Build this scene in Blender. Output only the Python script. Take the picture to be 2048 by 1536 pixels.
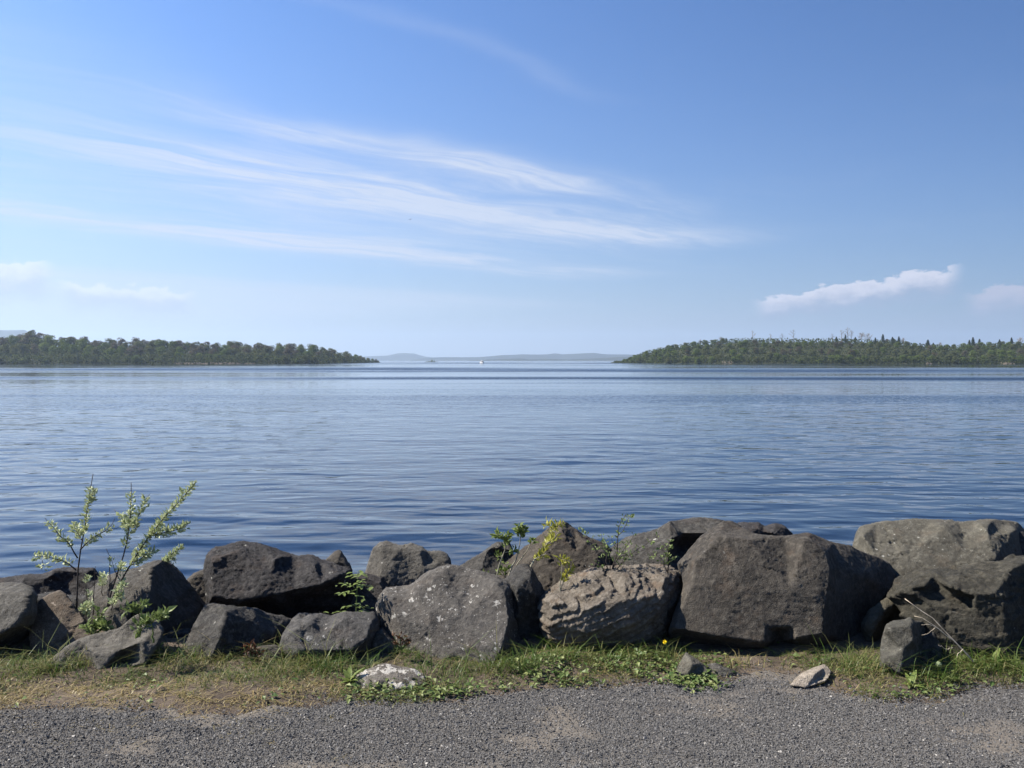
import bpy, bmesh, math, random
import numpy as np
from mathutils import Vector, Matrix, geometry

for o in list(bpy.data.objects):
    bpy.data.objects.remove(o)
S = bpy.context.scene
COL = S.collection
R = math.radians
rng = np.random.default_rng(7)
random.seed(7)

# ------------------------------------------------------------------ camera, sky, sun, exposure
F = 1771.0                      # focal length in photograph pixels (2048 wide)
PITCH = R(1.537)
EYE = 1.6
WATER = -0.9
cam = bpy.data.cameras.new('camera')
cam.sensor_width = 36.0
cam.lens = F / 2048 * 36
cam.clip_start = 0.05
cam.clip_end = 60000
camo = bpy.data.objects.new('camera', cam)
COL.objects.link(camo)
camo.location = (0, 0, EYE)
camo.rotation_euler = (math.pi / 2 - PITCH, 0, 0)
S.camera = camo

SUN_ELEV, SUN_AZ = R(46), R(-84)          # azimuth measured from the view direction (+Y), negative = left
world = bpy.data.worlds.new('World')
S.world = world
world.use_nodes = True

sl = bpy.data.lights.new('sun', 'SUN')
sl.energy = 5.0
sl.angle = R(0.53)
sl.color = (1.0, 0.92, 0.80)
so = bpy.data.objects.new('sun', sl)
COL.objects.link(so)
to_sun = Vector((math.sin(SUN_AZ) * math.cos(SUN_ELEV), math.cos(SUN_AZ) * math.cos(SUN_ELEV), math.sin(SUN_ELEV)))
so.rotation_euler = to_sun.to_track_quat('Z', 'Y').to_euler()
so.location = (-20, 0, 30)

S.view_settings.view_transform = 'Standard'
S.view_settings.look = 'None'
S.view_settings.exposure = 1.3
S.view_settings.gamma = 1.0
S.view_settings.use_curve_mapping = False
S.render.engine = 'CYCLES'
S.cycles.use_denoising = True
S.cycles.max_bounces = 6
S.cycles.diffuse_bounces = 3
S.cycles.glossy_bounces = 3
S.cycles.volume_bounces = 0
S.cycles.sample_clamp_indirect = 4


# ------------------------------------------------------------------ node helper: arithmetic on sockets
class X:
    def __init__(s, nt, sock):
        s.nt, s.k = nt, sock

    def op(s, o, b=None, c=None, swap=False):
        n = s.nt.nodes.new('ShaderNodeMath')
        n.operation = o
        a = [s, b, c]
        if swap:
            a = [b, s, c]
        for i, v in enumerate(a):
            if v is None:
                continue
            if isinstance(v, X):
                s.nt.links.new(v.k, n.inputs[i])
            else:
                n.inputs[i].default_value = v
        return X(s.nt, n.outputs[0])

    def __add__(s, b): return s.op('ADD', b)
    __radd__ = __add__
    def __mul__(s, b): return s.op('MULTIPLY', b)
    __rmul__ = __mul__
    def __sub__(s, b): return s.op('SUBTRACT', b)
    def __rsub__(s, b): return s.op('SUBTRACT', b, swap=True)
    def __truediv__(s, b): return s.op('DIVIDE', b)
    def __pow__(s, b): return s.op('POWER', b)
    def max(s, b): return s.op('MAXIMUM', b)
    def min(s, b): return s.op('MINIMUM', b)
    def clamp(s): return s.max(0.0).min(1.0)
    def abs(s): return s.op('ABSOLUTE')

    def ramp(s, a, b):          # smoothstep a..b -> 0..1
        n = s.nt.nodes.new('ShaderNodeMapRange')
        n.interpolation_type = 'SMOOTHSTEP'
        s.nt.links.new(s.k, n.inputs[0])
        n.inputs[1].default_value, n.inputs[2].default_value = a, b
        n.inputs[3].default_value, n.inputs[4].default_value = 0, 1
        return X(s.nt, n.outputs[0])

    def gauss(s, c, w):
        t = (s - c) * (1.0 / w)
        return ((t * t) * -1.0).op('EXPONENT')


def vec(nt, x, y, z=0.0):
    n = nt.nodes.new('ShaderNodeCombineXYZ')
    for i, v in enumerate((x, y, z)):
        if isinstance(v, X):
            nt.links.new(v.k, n.inputs[i])
        else:
            n.inputs[i].default_value = v
    return n.outputs[0]


def noise(nt, v, scale=1.0, detail=4.0, rough=0.55, dist=0.0):
    n = nt.nodes.new('ShaderNodeTexNoise')
    if v is not None:
        nt.links.new(v, n.inputs['Vector'])
    n.inputs['Scale'].default_value = scale
    n.inputs['Detail'].default_value = detail
    n.inputs['Roughness'].default_value = rough
    n.inputs['Distortion'].default_value = dist
    return X(nt, n.outputs[0])


def mixc(nt, f, a, b):
    n = nt.nodes.new('ShaderNodeMix')
    n.data_type = 'RGBA'
    for sock, v in ((n.inputs[0], f), (n.inputs[6], a), (n.inputs[7], b)):
        if isinstance(v, X):
            nt.links.new(v.k, sock)
        elif isinstance(v, bpy.types.NodeSocket):
            nt.links.new(v, sock)
        elif isinstance(v, (tuple, list)):
            sock.default_value = (*v[:3], 1)
        else:
            sock.default_value = v
    return n.outputs[2]


def xyz(nt, sock):
    n = nt.nodes.new('ShaderNodeSeparateXYZ')
    nt.links.new(sock, n.inputs[0])
    return [X(nt, n.outputs[i]) for i in range(3)]


# ------------------------------------------------------------------ sky
def build_world():
    nt = world.node_tree
    bg = nt.nodes['Background']
    bg.inputs[1].default_value = 0.06
    sky = nt.nodes.new('ShaderNodeTexSky')
    sky.sky_type = 'NISHITA'
    sky.sun_disc = False
    sky.sun_elevation = SUN_ELEV
    sky.sun_rotation = SUN_AZ
    sky.air_density, sky.dust_density, sky.ozone_density = 1.0, 0.6, 1.6
    tc = nt.nodes.new('ShaderNodeTexCoord')
    dx, dy, dz = xyz(nt, tc.outputs['Generated'])
    # colour balance of the whole dome
    m = nt.nodes.new('ShaderNodeMix')
    m.data_type = 'RGBA'
    m.blend_type = 'MULTIPLY'
    m.inputs[0].default_value = 1
    nt.links.new(sky.outputs[0], m.inputs[6])
    m.inputs[7].default_value = (0.405, 0.83, 1.42, 1)
    # darker away from the sun
    side = (dx * float(to_sun.x) + dy * float(to_sun.y))
    gain = (side * 0.62 + 0.72).max(0.48).min(1.15)
    gm = nt.nodes.new('ShaderNodeVectorMath')
    gm.operation = 'SCALE'
    nt.links.new(m.outputs[2], gm.inputs[0])
    nt.links.new(gain.k, gm.inputs['Scale'])
    base = gm.outputs[0]
    # pale band all round the horizon, a little brighter towards the sun
    el = dz.max(0.0)
    sunward = ((dx * float(to_sun.x) + dy * float(to_sun.y)) * 1.4 + 0.5).clamp()
    hz = ((el * -9.0).op('EXPONENT')) * 0.97
    hz = hz + ((el * -3.2).op('EXPONENT')) * sunward * 0.28
    hcol = mixc(nt, sunward, (2.2, 2.65, 3.3), (4.4, 5.0, 5.4))
    base = mixc(nt, hz.clamp(), base, hcol)
    # cirrus: parallel streaks in a flat layer overhead
    zc = dz.max(0.012)
    u, v = dx / zc, dy / zc
    wn = noise(nt, vec(nt, u * 0.22, v * 0.22, 3.1), 1, 3)
    wn2 = noise(nt, vec(nt, u * 0.8, v * 0.8, 13.0), 1, 3, 0.5)
    s = v - u + (wn - 0.5) * 1.5 + (wn2 - 0.5) * 0.9
    t = v + u
    n1 = noise(nt, vec(nt, s * 1.3, t * 0.26, 0), 1, 8, 0.62, 0.9)
    n2 = noise(nt, vec(nt, s * 4.0, t * 0.8, 5), 1, 7, 0.65, 1.2)
    n3 = noise(nt, vec(nt, u * 0.35, v * 0.35, 9), 1, 4, 0.5)
    n4 = noise(nt, vec(nt, s * 0.9, t * 0.7, 21), 1, 4, 0.6)
    st = (n1 * 0.64 + n2 * 0.36).ramp(0.34, 0.72) * (n4.ramp(0.30, 0.55) * 0.5 + 0.5)
    win = t.ramp(1.0, 4.0) * (1.0 - t.ramp(7.0, 10.5))
    main = (s.gauss(6.1, 0.8) * 1.0 + s.gauss(4.8, 0.35) * 0.8 * (1.0 - t.ramp(4.5, 8.0)) + s.gauss(7.3, 0.8) * 0.35) * win
    c2 = s.gauss(9.3, 0.9) * t.ramp(0.5, 4) * (1.0 - t.ramp(9.5, 13)) * 0.8
    c3 = s.ramp(13.4, 15.4) * (1.0 - s.ramp(20, 40)) * (1.0 - t.ramp(12, 20)) * 0.42
    c0 = s.gauss(3.05, 0.10) * t.ramp(1.5, 2.4) * (1.0 - t.ramp(3.2, 4.2)) * 0.09
    rest = n3.ramp(0.55, 0.8) * 0.12
    left = (dx * -1.0 / dy.max(0.05)).ramp(0.25, 0.75) * dz.gauss(0.2, 0.12) * 0.30 * dy.ramp(0.0, 0.3)
    dens = (main + c2) * (st * 0.85 + 0.12) + c3 * (st * 0.5 + 0.4) + c0 * (st * 0.6 + 0.4) + rest * st + left * (st * 0.6 + 0.4)
    dens = (dens * dz.ramp(0.0, 0.03) * 2.0).clamp() * 0.85
    out = mixc(nt, dens, base, (4.7, 5.1, 6.0))
    # cumulus banks low over the horizon: soft flat bases, lumpy sunlit tops
    az = dx.op('ARCTAN2', dy)
    elv = dz.op('ARCSINE')

    def bank(cur, a0, a1, e0, e1, h, amt, seed, col):
        b = noise(nt, vec(nt, az * 34, elv * 60, seed), 1, 7, 0.62)
        w = az.ramp(a0 - 0.004, a0 + 0.02) * (1.0 - az.ramp(a1 - 0.02, a1 + 0.004))
        f = ((az - a0) * (1.0 / (a1 - a0))).clamp()
        line = f * (e1 - e0) + e0
        top = line + h * (b * 1.5 - 0.05)
        rel = top - elv
        edge = rel.ramp(0.0, 0.0035)
        fade = 1.0 - rel.ramp(h * 0.35, h * 1.5)
        d = (edge * fade * w * amt).clamp()
        lit = rel.ramp(h * 0.1, h * 1.0)
        cc = mixc(nt, lit, col, (2.6, 2.95, 4.0))
        return mixc(nt, d, cur, cc)
    out = bank(out, 0.265, 0.470, 0.050, 0.078, 0.026, 0.85, 2.0, (5.9, 5.8, 6.4))
    out = bank(out, 0.470, 0.66, 0.050, 0.066, 0.03, 0.75, 6.0, (4.2, 4.1, 4.9))
    out = bank(out, -0.66, -0.475, 0.074, 0.074, 0.034, 0.6, 4.0, (6.6, 6.6, 6.7))
    out = bank(out, -0.475, -0.34, 0.064, 0.056, 0.026, 0.55, 8.0, (6.6, 6.6, 6.7))
    nt.links.new(out, bg.inputs[0])


build_world()


# ------------------------------------------------------------------ geometry helpers
CP, SP = math.cos(PITCH), math.sin(PITCH)


def P(px, py, D):
    """world point seen at photograph pixel (px,py) at distance D along +Y"""
    cx, cy = (px - 1024) / F, (768 - py) / F
    dy = CP + cy * SP
    dz = -SP + cy * CP
    k = D / dy
    return np.array((cx * k, D, EYE + dz * k))


def G(px, py, z=0.0):
    cx, cy = (px - 1024) / F, (768 - py) / F
    dy = CP + cy * SP
    dz = -SP + cy * CP
    k = (z - EYE) / dz
    return np.array((cx * k, dy * k, z))


_perm = np.random.default_rng(3).permutation(256)
_perm = np.concatenate([_perm, _perm, _perm])
_g = np.random.default_rng(4).normal(size=(256, 3))
_g /= np.linalg.norm(_g, axis=1)[:, None]


def perlin(p):
    p = np.asarray(p, dtype=np.float64)
    i = np.floor(p).astype(np.int64)
    f = p - i
    i &= 255
    w = f * f * f * (f * (f * 6 - 15) + 10)
    r = 0
    for a in (0, 1):
        for b in (0, 1):
            for c in (0, 1):
                h = _perm[_perm[_perm[(i[:, 0] + a) & 255] + ((i[:, 1] + b) & 255)] + ((i[:, 2] + c) & 255)]
                g = _g[h]
                d = g[:, 0] * (f[:, 0] - a) + g[:, 1] * (f[:, 1] - b) + g[:, 2] * (f[:, 2] - c)
                ww = (w[:, 0] if a else 1 - w[:, 0]) * (w[:, 1] if b else 1 - w[:, 1]) * (w[:, 2] if c else 1 - w[:, 2])
                r = r + d * ww
    return r * 1.5


def fbm(p, octaves=4, gain=0.5, lac=2.03):
    a, r = 1.0, 0
    p = np.array(p, dtype=np.float64)
    for k in range(octaves):
        r = r + a * perlin(p + 17.3 * k)
        a *= gain
        p = p * lac
    return r


def sstep(x, a, b):
    t = np.clip((x - a) / (b - a), 0, 1)
    return t * t * (3 - 2 * t)


def mesh_np(name, verts, faces, mat=None, smooth=False, attr=None):
    """faces: (n,3) or (n,4) array"""
    me = bpy.data.meshes.new(name)
    verts = np.asarray(verts, dtype=np.float32)
    faces = np.asarray(faces, dtype=np.int32)
    k = faces.shape[1]
    me.vertices.add(len(verts))
    me.vertices.foreach_set('co', verts.ravel())
    me.loops.add(faces.size)
    me.loops.foreach_set('vertex_index', faces.ravel())
    me.polygons.add(len(faces))
    me.polygons.foreach_set('loop_start', np.arange(0, faces.size, k, dtype=np.int32))
    if smooth:
        me.polygons.foreach_set('use_smooth', np.ones(len(faces), dtype=bool))
    else:
        me.polygons.foreach_set('use_smooth', np.zeros(len(faces), dtype=bool))
    me.update(calc_edges=True)
    if attr is not None:
        for an, av in attr.items():
            a = me.attributes.new(an, 'FLOAT', 'POINT')
            a.data.foreach_set('value', np.asarray(av, dtype=np.float32))
    if mat:
        me.materials.append(mat)
    return me


def link(name, me, parent=None, loc=None, **props):
    o = bpy.data.objects.new(name, me)
    COL.objects.link(o)
    if parent is not None:
        o.parent = parent
    if loc is not None:
        o.location = loc
    for k, v in props.items():
        o[k] = v
    return o


def thing(name, loc, label, category, group=None):
    o = link(name, None, None, loc, label=label, category=category)
    o.empty_display_size = 0.1
    if group:
        o['group'] = group
    return o


class Acc:
    """collects triangles"""
    def __init__(s):
        s.v, s.f, s.a, s.n = [], [], [], 0

    def add(s, v, f, a=0.5):
        v = np.asarray(v, dtype=float)
        s.v.append(v)
        s.f.append(np.asarray(f, dtype=np.int64) + s.n)
        s.a.append(np.full(len(v), a) if np.isscalar(a) else np.asarray(a))
        s.n += len(v)

    def tube(s, pts, r0, r1, sides=5, a=0.5):
        pts = np.asarray(pts, dtype=float)
        n = len(pts)
        tan = np.gradient(pts, axis=0)
        tan /= np.linalg.norm(tan, axis=1)[:, None] + 1e-9
        ref = np.array((0.31, 0.9, 0.2)) if abs(tan[0][1]) < 0.8 else np.array((1.0, 0.1, 0.2))
        V = []
        for i in range(n):
            x = np.cross(tan[i], ref)
            x /= np.linalg.norm(x) + 1e-9
            y = np.cross(tan[i], x)
            r = r0 + (r1 - r0) * i / (n - 1)
            for k in range(sides):
                th = 2 * math.pi * k / sides
                V.append(pts[i] + r * (math.cos(th) * x + math.sin(th) * y))
        V.append(pts[0])
        V.append(pts[-1])
        f = []
        for i in range(n - 1):
            for k in range(sides):
                a0, b0 = i * sides + k, i * sides + (k + 1) % sides
                f += [(a0, b0, b0 + sides), (a0, b0 + sides, a0 + sides)]
        for k in range(sides):
            f.append((n * sides, (k + 1) % sides, k))
            e = (n - 1) * sides
            f.append((n * sides + 1, e + k, e + (k + 1) % sides))
        s.add(V, f, a)

    def leaves(s, pos, d, up, L, W, tone, fold=0.25, droop=0.15):
        """many folded leaves; pos,d,up (n,3); L,W,tone (n,)"""
        d = d / (np.linalg.norm(d, axis=1)[:, None] + 1e-9)
        x = np.cross(d, up)
        x /= np.linalg.norm(x, axis=1)[:, None] + 1e-9
        nrm = np.cross(x, d)
        L, W = L[:, None], W[:, None]
        b = pos
        l = pos + d * L * 0.5 - x * W * 0.5 + nrm * W * fold
        r = pos + d * L * 0.5 + x * W * 0.5 + nrm * W * fold
        m = pos + d * L * 0.5
        t = pos + d * L - nrm * L * droop
        n = len(pos)
        V = np.stack([b, l, m, r, t], 1).reshape(-1, 3)
        base = (np.arange(n) * 5)[:, None, None]
        f = (np.array([(0, 2, 1), (0, 3, 2), (1, 2, 4), (2, 3, 4)])[None] + base).reshape(-1, 3)
        s.add(V, f, np.repeat(tone, 5))

    def mesh(s, name, mat, smooth=False, origin=None):
        v = np.concatenate(s.v)
        if origin is not None:
            v = v - np.asarray(origin)
        return mesh_np(name, v, np.concatenate(s.f), mat, smooth, {'tone': np.concatenate(s.a)})


# ------------------------------------------------------------------ materials
def new_mat(name):
    m = bpy.data.materials.new(name)
    m.use_nodes = True
    nt = m.node_tree
    b = nt.nodes['Principled BSDF']
    return m, nt, b


def set_in(b, **k):
    for a, v in k.items():
        a = a.replace('_', ' ')
        b.inputs[a].default_value = v


def bump(nt, b, h, strength, dist):
    n = nt.nodes.new('ShaderNodeBump')
    n.inputs['Strength'].default_value = strength
    n.inputs['Distance'].default_value = dist
    nt.links.new(h.k, n.inputs['Height'])
    nt.links.new(n.outputs[0], b.inputs['Normal'])
    return n


def rock_mat(name, dark, mid, light, lichen=0.3, lichen_col=(0.42, 0.42, 0.38), warm=0.0, spot=26.0, strata=None, crust=False):
    dark, mid, light = (tuple(x * k * w for x, w in zip(c, (1.0, 1.0, 0.98))) for c, k in ((dark, 0.62), (mid, 0.80), (light, 1.0)))
    lichen_col = tuple(x * 0.95 for x in lichen_col)
    m, nt, b = new_mat(name)
    tc = nt.nodes.new('ShaderNodeTexCoord')
    oi = nt.nodes.new('ShaderNodeObjectInfo')
    add = nt.nodes.new('ShaderNodeVectorMath')
    add.operation = 'ADD'
    off = X(nt, oi.outputs['Random']) * 40.0
    nt.links.new(tc.outputs['Object'], add.inputs[0])
    nt.links.new(vec(nt, off, off * 0.7, off * 1.3), add.inputs[1])
    p = add.outputs[0]
    n1 = noise(nt, p, 5.0, 8, 0.65, 0.3)
    n2 = noise(nt, p, 32.0, 6, 0.7)
    n3 = noise(nt, p, 150.0, 3, 0.6)
    c = mixc(nt, n1.ramp(0.35, 0.68), dark, mid)
    c = mixc(nt, n2.ramp(0.42, 0.72) * 0.75, c, light)
    c = mixc(nt, n3.ramp(0.52, 0.72) * 0.6, c, tuple(x * 0.4 for x in dark))
    n5 = noise(nt, p, 2.2, 4, 0.6)
    c = mixc(nt, n5.ramp(0.45, 0.7) * 0.3, c, dark)
    n6 = noise(nt, p, 320.0, 2, 0.6)
    c = mixc(nt, n6.ramp(0.60, 0.74) * 0.5, c, tuple(min(1, x * 1.7) for x in light))
    if warm:
        n4 = noise(nt, p, 9.0, 5, 0.6)
        c = mixc(nt, n4.ramp(0.52, 0.7) * warm, c, (0.11, 0.066, 0.038))
    if strata:
        sx = xyz(nt, p)
        q = sx[0] * strata[0] + sx[1] * strata[1] + sx[2] * strata[2]
        ns = noise(nt, vec(nt, q * 40, sx[0] * 3, sx[1] * 3), 1, 4)
        c = mixc(nt, ns.ramp(0.4, 0.65) * 0.5, c, dark)
    if lichen > 0:
        for sc, thr, seed in ((spot, 0.42, 0), (spot * 2.6, 0.40, 11), (spot * 0.42, 0.34, 5)):
            vo = nt.nodes.new('ShaderNodeTexVoronoi')
            vo.inputs['Scale'].default_value = sc
            dn = nt.nodes.new('ShaderNodeVectorMath')
            dn.operation = 'ADD'
            wv = noise(nt, p, sc * 2.2, 3)
            nt.links.new(p, dn.inputs[0])
            w = (wv - 0.5) * (1.9 / sc)
            nt.links.new(vec(nt, w, w * -1.0, w), dn.inputs[1])
            nt.links.new(dn.outputs[0], vo.inputs['Vector'])
            cr = xyz(nt, vo.outputs['Color'])
            sp_size = noise(nt, p, sc * 0.35, 2).ramp(0.3, 0.7) * 0.7 + 0.5
            rad = (cr[0] - (1.0 - lichen * 0.62)).max(0.0) * (1.0 / max(lichen * 0.62, 0.01)) * thr * sp_size
            area = noise(nt, p, 4.0 + seed, 3).ramp(0.60 - lichen * 0.2, 0.74 - lichen * 0.2)
            sp = (rad - X(nt, vo.outputs['Distance'])).ramp(0.0, 0.05) * area * 1.2
            sp = sp * (n2 * 0.8 + 0.45).clamp()
            c = mixc(nt, sp, c, lichen_col)
    hue = X(nt, oi.outputs['Random'])
    c = mixc(nt, (hue - 0.5).max(0.0) * 0.5, c, tuple(x * w for x, w in zip(light, (1.0, 0.93, 0.82))))
    c = mixc(nt, (0.5 - hue).max(0.0) * 0.6, c, tuple(x * w for x, w in zip(dark, (0.95, 1.0, 1.1))))
    if crust:
        cn = noise(nt, p, 11.0, 6, 0.62)
        c = mixc(nt, (cn + (n2 - 0.5) * 0.35).ramp(0.53, 0.58) * 0.85, c, lichen_col)
    nt.links.new(c, b.inputs['Base Color'])
    set_in(b, Roughness=0.85)
    b.inputs['Specular IOR Level'].default_value = 0.25
    h = n2 * 0.7 + n3 * 0.8 + noise(nt, p, 75.0, 5, 0.75) * 0.9
    bump(nt, b, h, 0.9, 0.010)
    return m


M = {}
M['basalt'] = rock_mat('dark_basalt', (0.028, 0.027, 0.027), (0.062, 0.058, 0.054), (0.12, 0.115, 0.105), 0.25, warm=0.1)
M['black'] = rock_mat('black_rough_basalt', (0.020, 0.019, 0.021), (0.042, 0.039, 0.04), (0.085, 0.08, 0.08), 0.22, warm=0.15)
M['grey'] = rock_mat('grey_stone', (0.055, 0.053, 0.049), (0.10, 0.096, 0.088), (0.17, 0.16, 0.145), 0.25)
M['lichen'] = rock_mat('lichen_spotted_stone', (0.05, 0.048, 0.048), (0.092, 0.088, 0.085), (0.15, 0.14, 0.13), 0.9, (0.42, 0.41, 0.38), 0.12, spot=30)
M['spotted'] = rock_mat('sparsely_spotted_stone', (0.045, 0.044, 0.044), (0.085, 0.082, 0.08), (0.14, 0.132, 0.125), 0.4, (0.42, 0.41, 0.38), 0.12, spot=34)
M['pale_lichen'] = rock_mat('pale_lichen_crust', (0.08, 0.07, 0.062), (0.15, 0.135, 0.12), (0.22, 0.2, 0.18), 0.9, (0.46, 0.44, 0.40), spot=20, crust=True)
M['brown'] = rock_mat('brown_granular_stone', (0.045, 0.039, 0.033), (0.083, 0.073, 0.062), (0.145, 0.13, 0.11), 0.12, warm=0.25)
M['tan'] = rock_mat('tan_stone', (0.10, 0.079, 0.062), (0.155, 0.124, 0.10), (0.22, 0.185, 0.15), 0.45, (0.42, 0.36, 0.30), 0.25)
M['pale'] = rock_mat('pale_buff_stone', (0.24, 0.205, 0.17), (0.34, 0.295, 0.245), (0.40, 0.35, 0.30), 0.1)
M['strata'] = rock_mat('weathered_layered_stone', (0.09, 0.076, 0.062), (0.175, 0.152, 0.128), (0.28, 0.25, 0.215), 0.15, warm=0.55, strata=(0.35, 0.1, -0.9))
M['slate'] = rock_mat('brown_slate', (0.045, 0.038, 0.031), (0.082, 0.07, 0.056), (0.13, 0.112, 0.09), 0.3, warm=0.2, strata=(0.6, 0.1, -0.75))
M['green'] = rock_mat('greenish_grey_stone', (0.055, 0.052, 0.043), (0.10, 0.095, 0.08), (0.155, 0.148, 0.125), 0.5, (0.40, 0.40, 0.36), 0.15, spot=48)
M['ledge'] = rock_mat('olive_bedded_stone', (0.03, 0.028, 0.021), (0.07, 0.063, 0.047), (0.125, 0.115, 0.09), 0.12, warm=0.1, strata=(0.1, 0.1, 1.0))


def leaf_mat(name, c0, c1, trans=0.35, rough=0.5, vary=0.0, spec=0.3):
    """colour from the 'tone' attribute and per-leaf randomness; vary = per-object variation"""
    m, nt, b = new_mat(name)
    at = nt.nodes.new('ShaderNodeAttribute')
    at.attribute_name = 'tone'
    ge = nt.nodes.new('ShaderNodeNewGeometry')
    f = X(nt, at.outputs['Fac']) + (X(nt, ge.outputs['Random Per Island']) - 0.5) * 0.5
    if vary:
        oi = nt.nodes.new('ShaderNodeObjectInfo')
        f = f + (X(nt, oi.outputs['Random']) - 0.5) * vary
    c = mixc(nt, f.clamp(), c0, c1)
    nt.links.new(c, b.inputs['Base Color'])
    set_in(b, Roughness=rough)
    b.inputs['Specular IOR Level'].default_value = spec
    tr = nt.nodes.new('ShaderNodeBsdfTranslucent')
    nt.links.new(c, tr.inputs[0])
    mx = nt.nodes.new('ShaderNodeMixShader')
    mx.inputs[0].default_value = trans
    nt.links.new(b.outputs[0], mx.inputs[1])
    nt.links.new(tr.outputs[0], mx.inputs[2])
    nt.links.new(mx.outputs[0], nt.nodes['Material Output'].inputs[0])
    return m


def flat_mat(name, col, rough=0.8, var=0.4, scale=20.0):
    m, nt, b = new_mat(name)
    tc = nt.nodes.new('ShaderNodeTexCoord')
    n = noise(nt, tc.outputs['Object'], scale, 4)
    c = mixc(nt, n.ramp(0.3, 0.7), tuple(x * (1 - var) for x in col), tuple(min(1, x * (1 + var)) for x in col))
    nt.links.new(c, b.inputs['Base Color'])
    set_in(b, Roughness=rough)
    b.inputs['Specular IOR Level'].default_value = 0.3
    return m


M['grass'] = leaf_mat('grass_blades', (0.30, 0.235, 0.11), (0.05, 0.095, 0.014), 0.35)
M['weed'] = leaf_mat('weed_leaves', (0.24, 0.27, 0.10), (0.055, 0.105, 0.024), 0.35)
M['silver'] = leaf_mat('pale_young_leaves', (0.24, 0.29, 0.12), (0.56, 0.60, 0.38), 0.3)
M['elder'] = leaf_mat('fresh_green_leaves', (0.08, 0.12, 0.025), (0.20, 0.25, 0.07), 0.35)
M['yellowgreen'] = leaf_mat('yellow_green_leaves', (0.22, 0.22, 0.03), (0.36, 0.35, 0.06), 0.35)
M['bushleaf'] = leaf_mat('small_bright_leaves', (0.08, 0.12, 0.03), (0.20, 0.25, 0.09), 0.3)
M['rust'] = leaf_mat('rusty_red_leaves', (0.07, 0.028, 0.012), (0.11, 0.05, 0.02), 0.25)
M['bark'] = flat_mat('dark_bark', (0.035, 0.027, 0.024))
M['greystem'] = flat_mat('pale_green_grey_stem', (0.20, 0.19, 0.14))
M['straw'] = flat_mat('bleached_dry_stem', (0.45, 0.38, 0.29))
M['greenstem'] = flat_mat('green_stem', (0.10, 0.14, 0.04))
M['petal'] = flat_mat('yellow_petals', (0.75, 0.58, 0.02), 0.6, 0.1)
M['pinktwig'] = flat_mat('reddish_twig', (0.35, 0.16, 0.12))


# ------------------------------------------------------------------ ground, path, gravel
PATH_EDGE = [(-600, 1430), (0, 1424), (120, 1418), (240, 1414), (400, 1426), (520, 1418), (640, 1408), (760, 1404), (900, 1402), (1000, 1386),
             (1100, 1374), (1250, 1374), (1340, 1366), (1430, 1374), (1480, 1352), (1520, 1340), (1600, 1345), (1640, 1372), (1700, 1388),
             (1760, 1404), (1880, 1402), (1950, 1374), (2048, 1376), (2700, 1380)]
_pe = np.array([G(*q)[:2] for q in PATH_EDGE])
_pe = _pe[np.argsort(_pe[:, 0])]


def edge_y(x):
    return np.interp(x, _pe[:, 0], _pe[:, 1])


def ground_z(x, y):
    x, y = np.asarray(x, float), np.asarray(y, float)
    z = -0.26 * np.maximum(0, y - 5.1) * sstep(y, 4.9, 5.8)
    z = np.maximum(z, -2.2)
    q = np.stack([x.ravel() * 2.2, y.ravel() * 2.2, np.zeros(x.size)], 1)
    n = fbm(q, 3).reshape(x.shape)
    verge = sstep(y - edge_y(x), -0.05, 0.25) * (1 - sstep(y, 4.9, 5.6))
    z = z + n * (0.006 + 0.018 * verge) + 0.025 * verge
    return z


def ground_mat():
    m, nt, b = new_mat('bare_earth')
    tc = nt.nodes.new('ShaderNodeTexCoord')
    p = tc.outputs['Object']
    n1 = noise(nt, p, 3.5, 6, 0.6)
    n2 = noise(nt, p, 40, 5, 0.7)
    n3 = noise(nt, p, 220, 3, 0.6)
    c = mixc(nt, n1.ramp(0.35, 0.65), (0.07, 0.054, 0.042), (0.125, 0.10, 0.078))
    c = mixc(nt, n2.ramp(0.5, 0.7) * 0.6, c, (0.03, 0.025, 0.018))
    c = mixc(nt, n3.ramp(0.55, 0.7) * 0.6, c, (0.15, 0.125, 0.095))
    nt.links.new(c, b.inputs['Base Color'])
    set_in(b, Roughness=0.95)
    b.inputs['Specular IOR Level'].default_value = 0.15
    bump(nt, b, n2 + n3, 0.8, 0.01)
    return m


def path_mat():
    m, nt, b = new_mat('fine_grit_and_sand')
    tc = nt.nodes.new('ShaderNodeTexCoord')
    p = tc.outputs['Object']
    n1 = noise(nt, p, 1.7, 5, 0.6)
    n2 = noise(nt, p, 90, 4, 0.7)
    vo = nt.nodes.new('ShaderNodeTexVoronoi')
    vo.inputs['Scale'].default_value = 120
    nt.links.new(p, vo.inputs['Vector'])
    cr = xyz(nt, vo.outputs['Color'])
    grit = mixc(nt, cr[0], (0.03, 0.03, 0.031), (0.12, 0.116, 0.11))
    sand = mixc(nt, n2.ramp(0.3, 0.7), (0.092, 0.080, 0.067), (0.155, 0.137, 0.115))
    at = nt.nodes.new('ShaderNodeAttribute')
    at.attribute_name = 'sand'
    c = mixc(nt, (n1.ramp(0.36, 0.6) * 0.2 + X(nt, at.outputs['Fac']) * 0.5 + 0.12).clamp(), grit, sand)
    nt.links.new(c, b.inputs['Base Color'])
    set_in(b, Roughness=0.95)
    b.inputs['Specular IOR Level'].default_value = 0.15
    bump(nt, b, X(nt, vo.outputs['Distance']) * -0.8 + n2, 0.7, 0.006)
    return m


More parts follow.
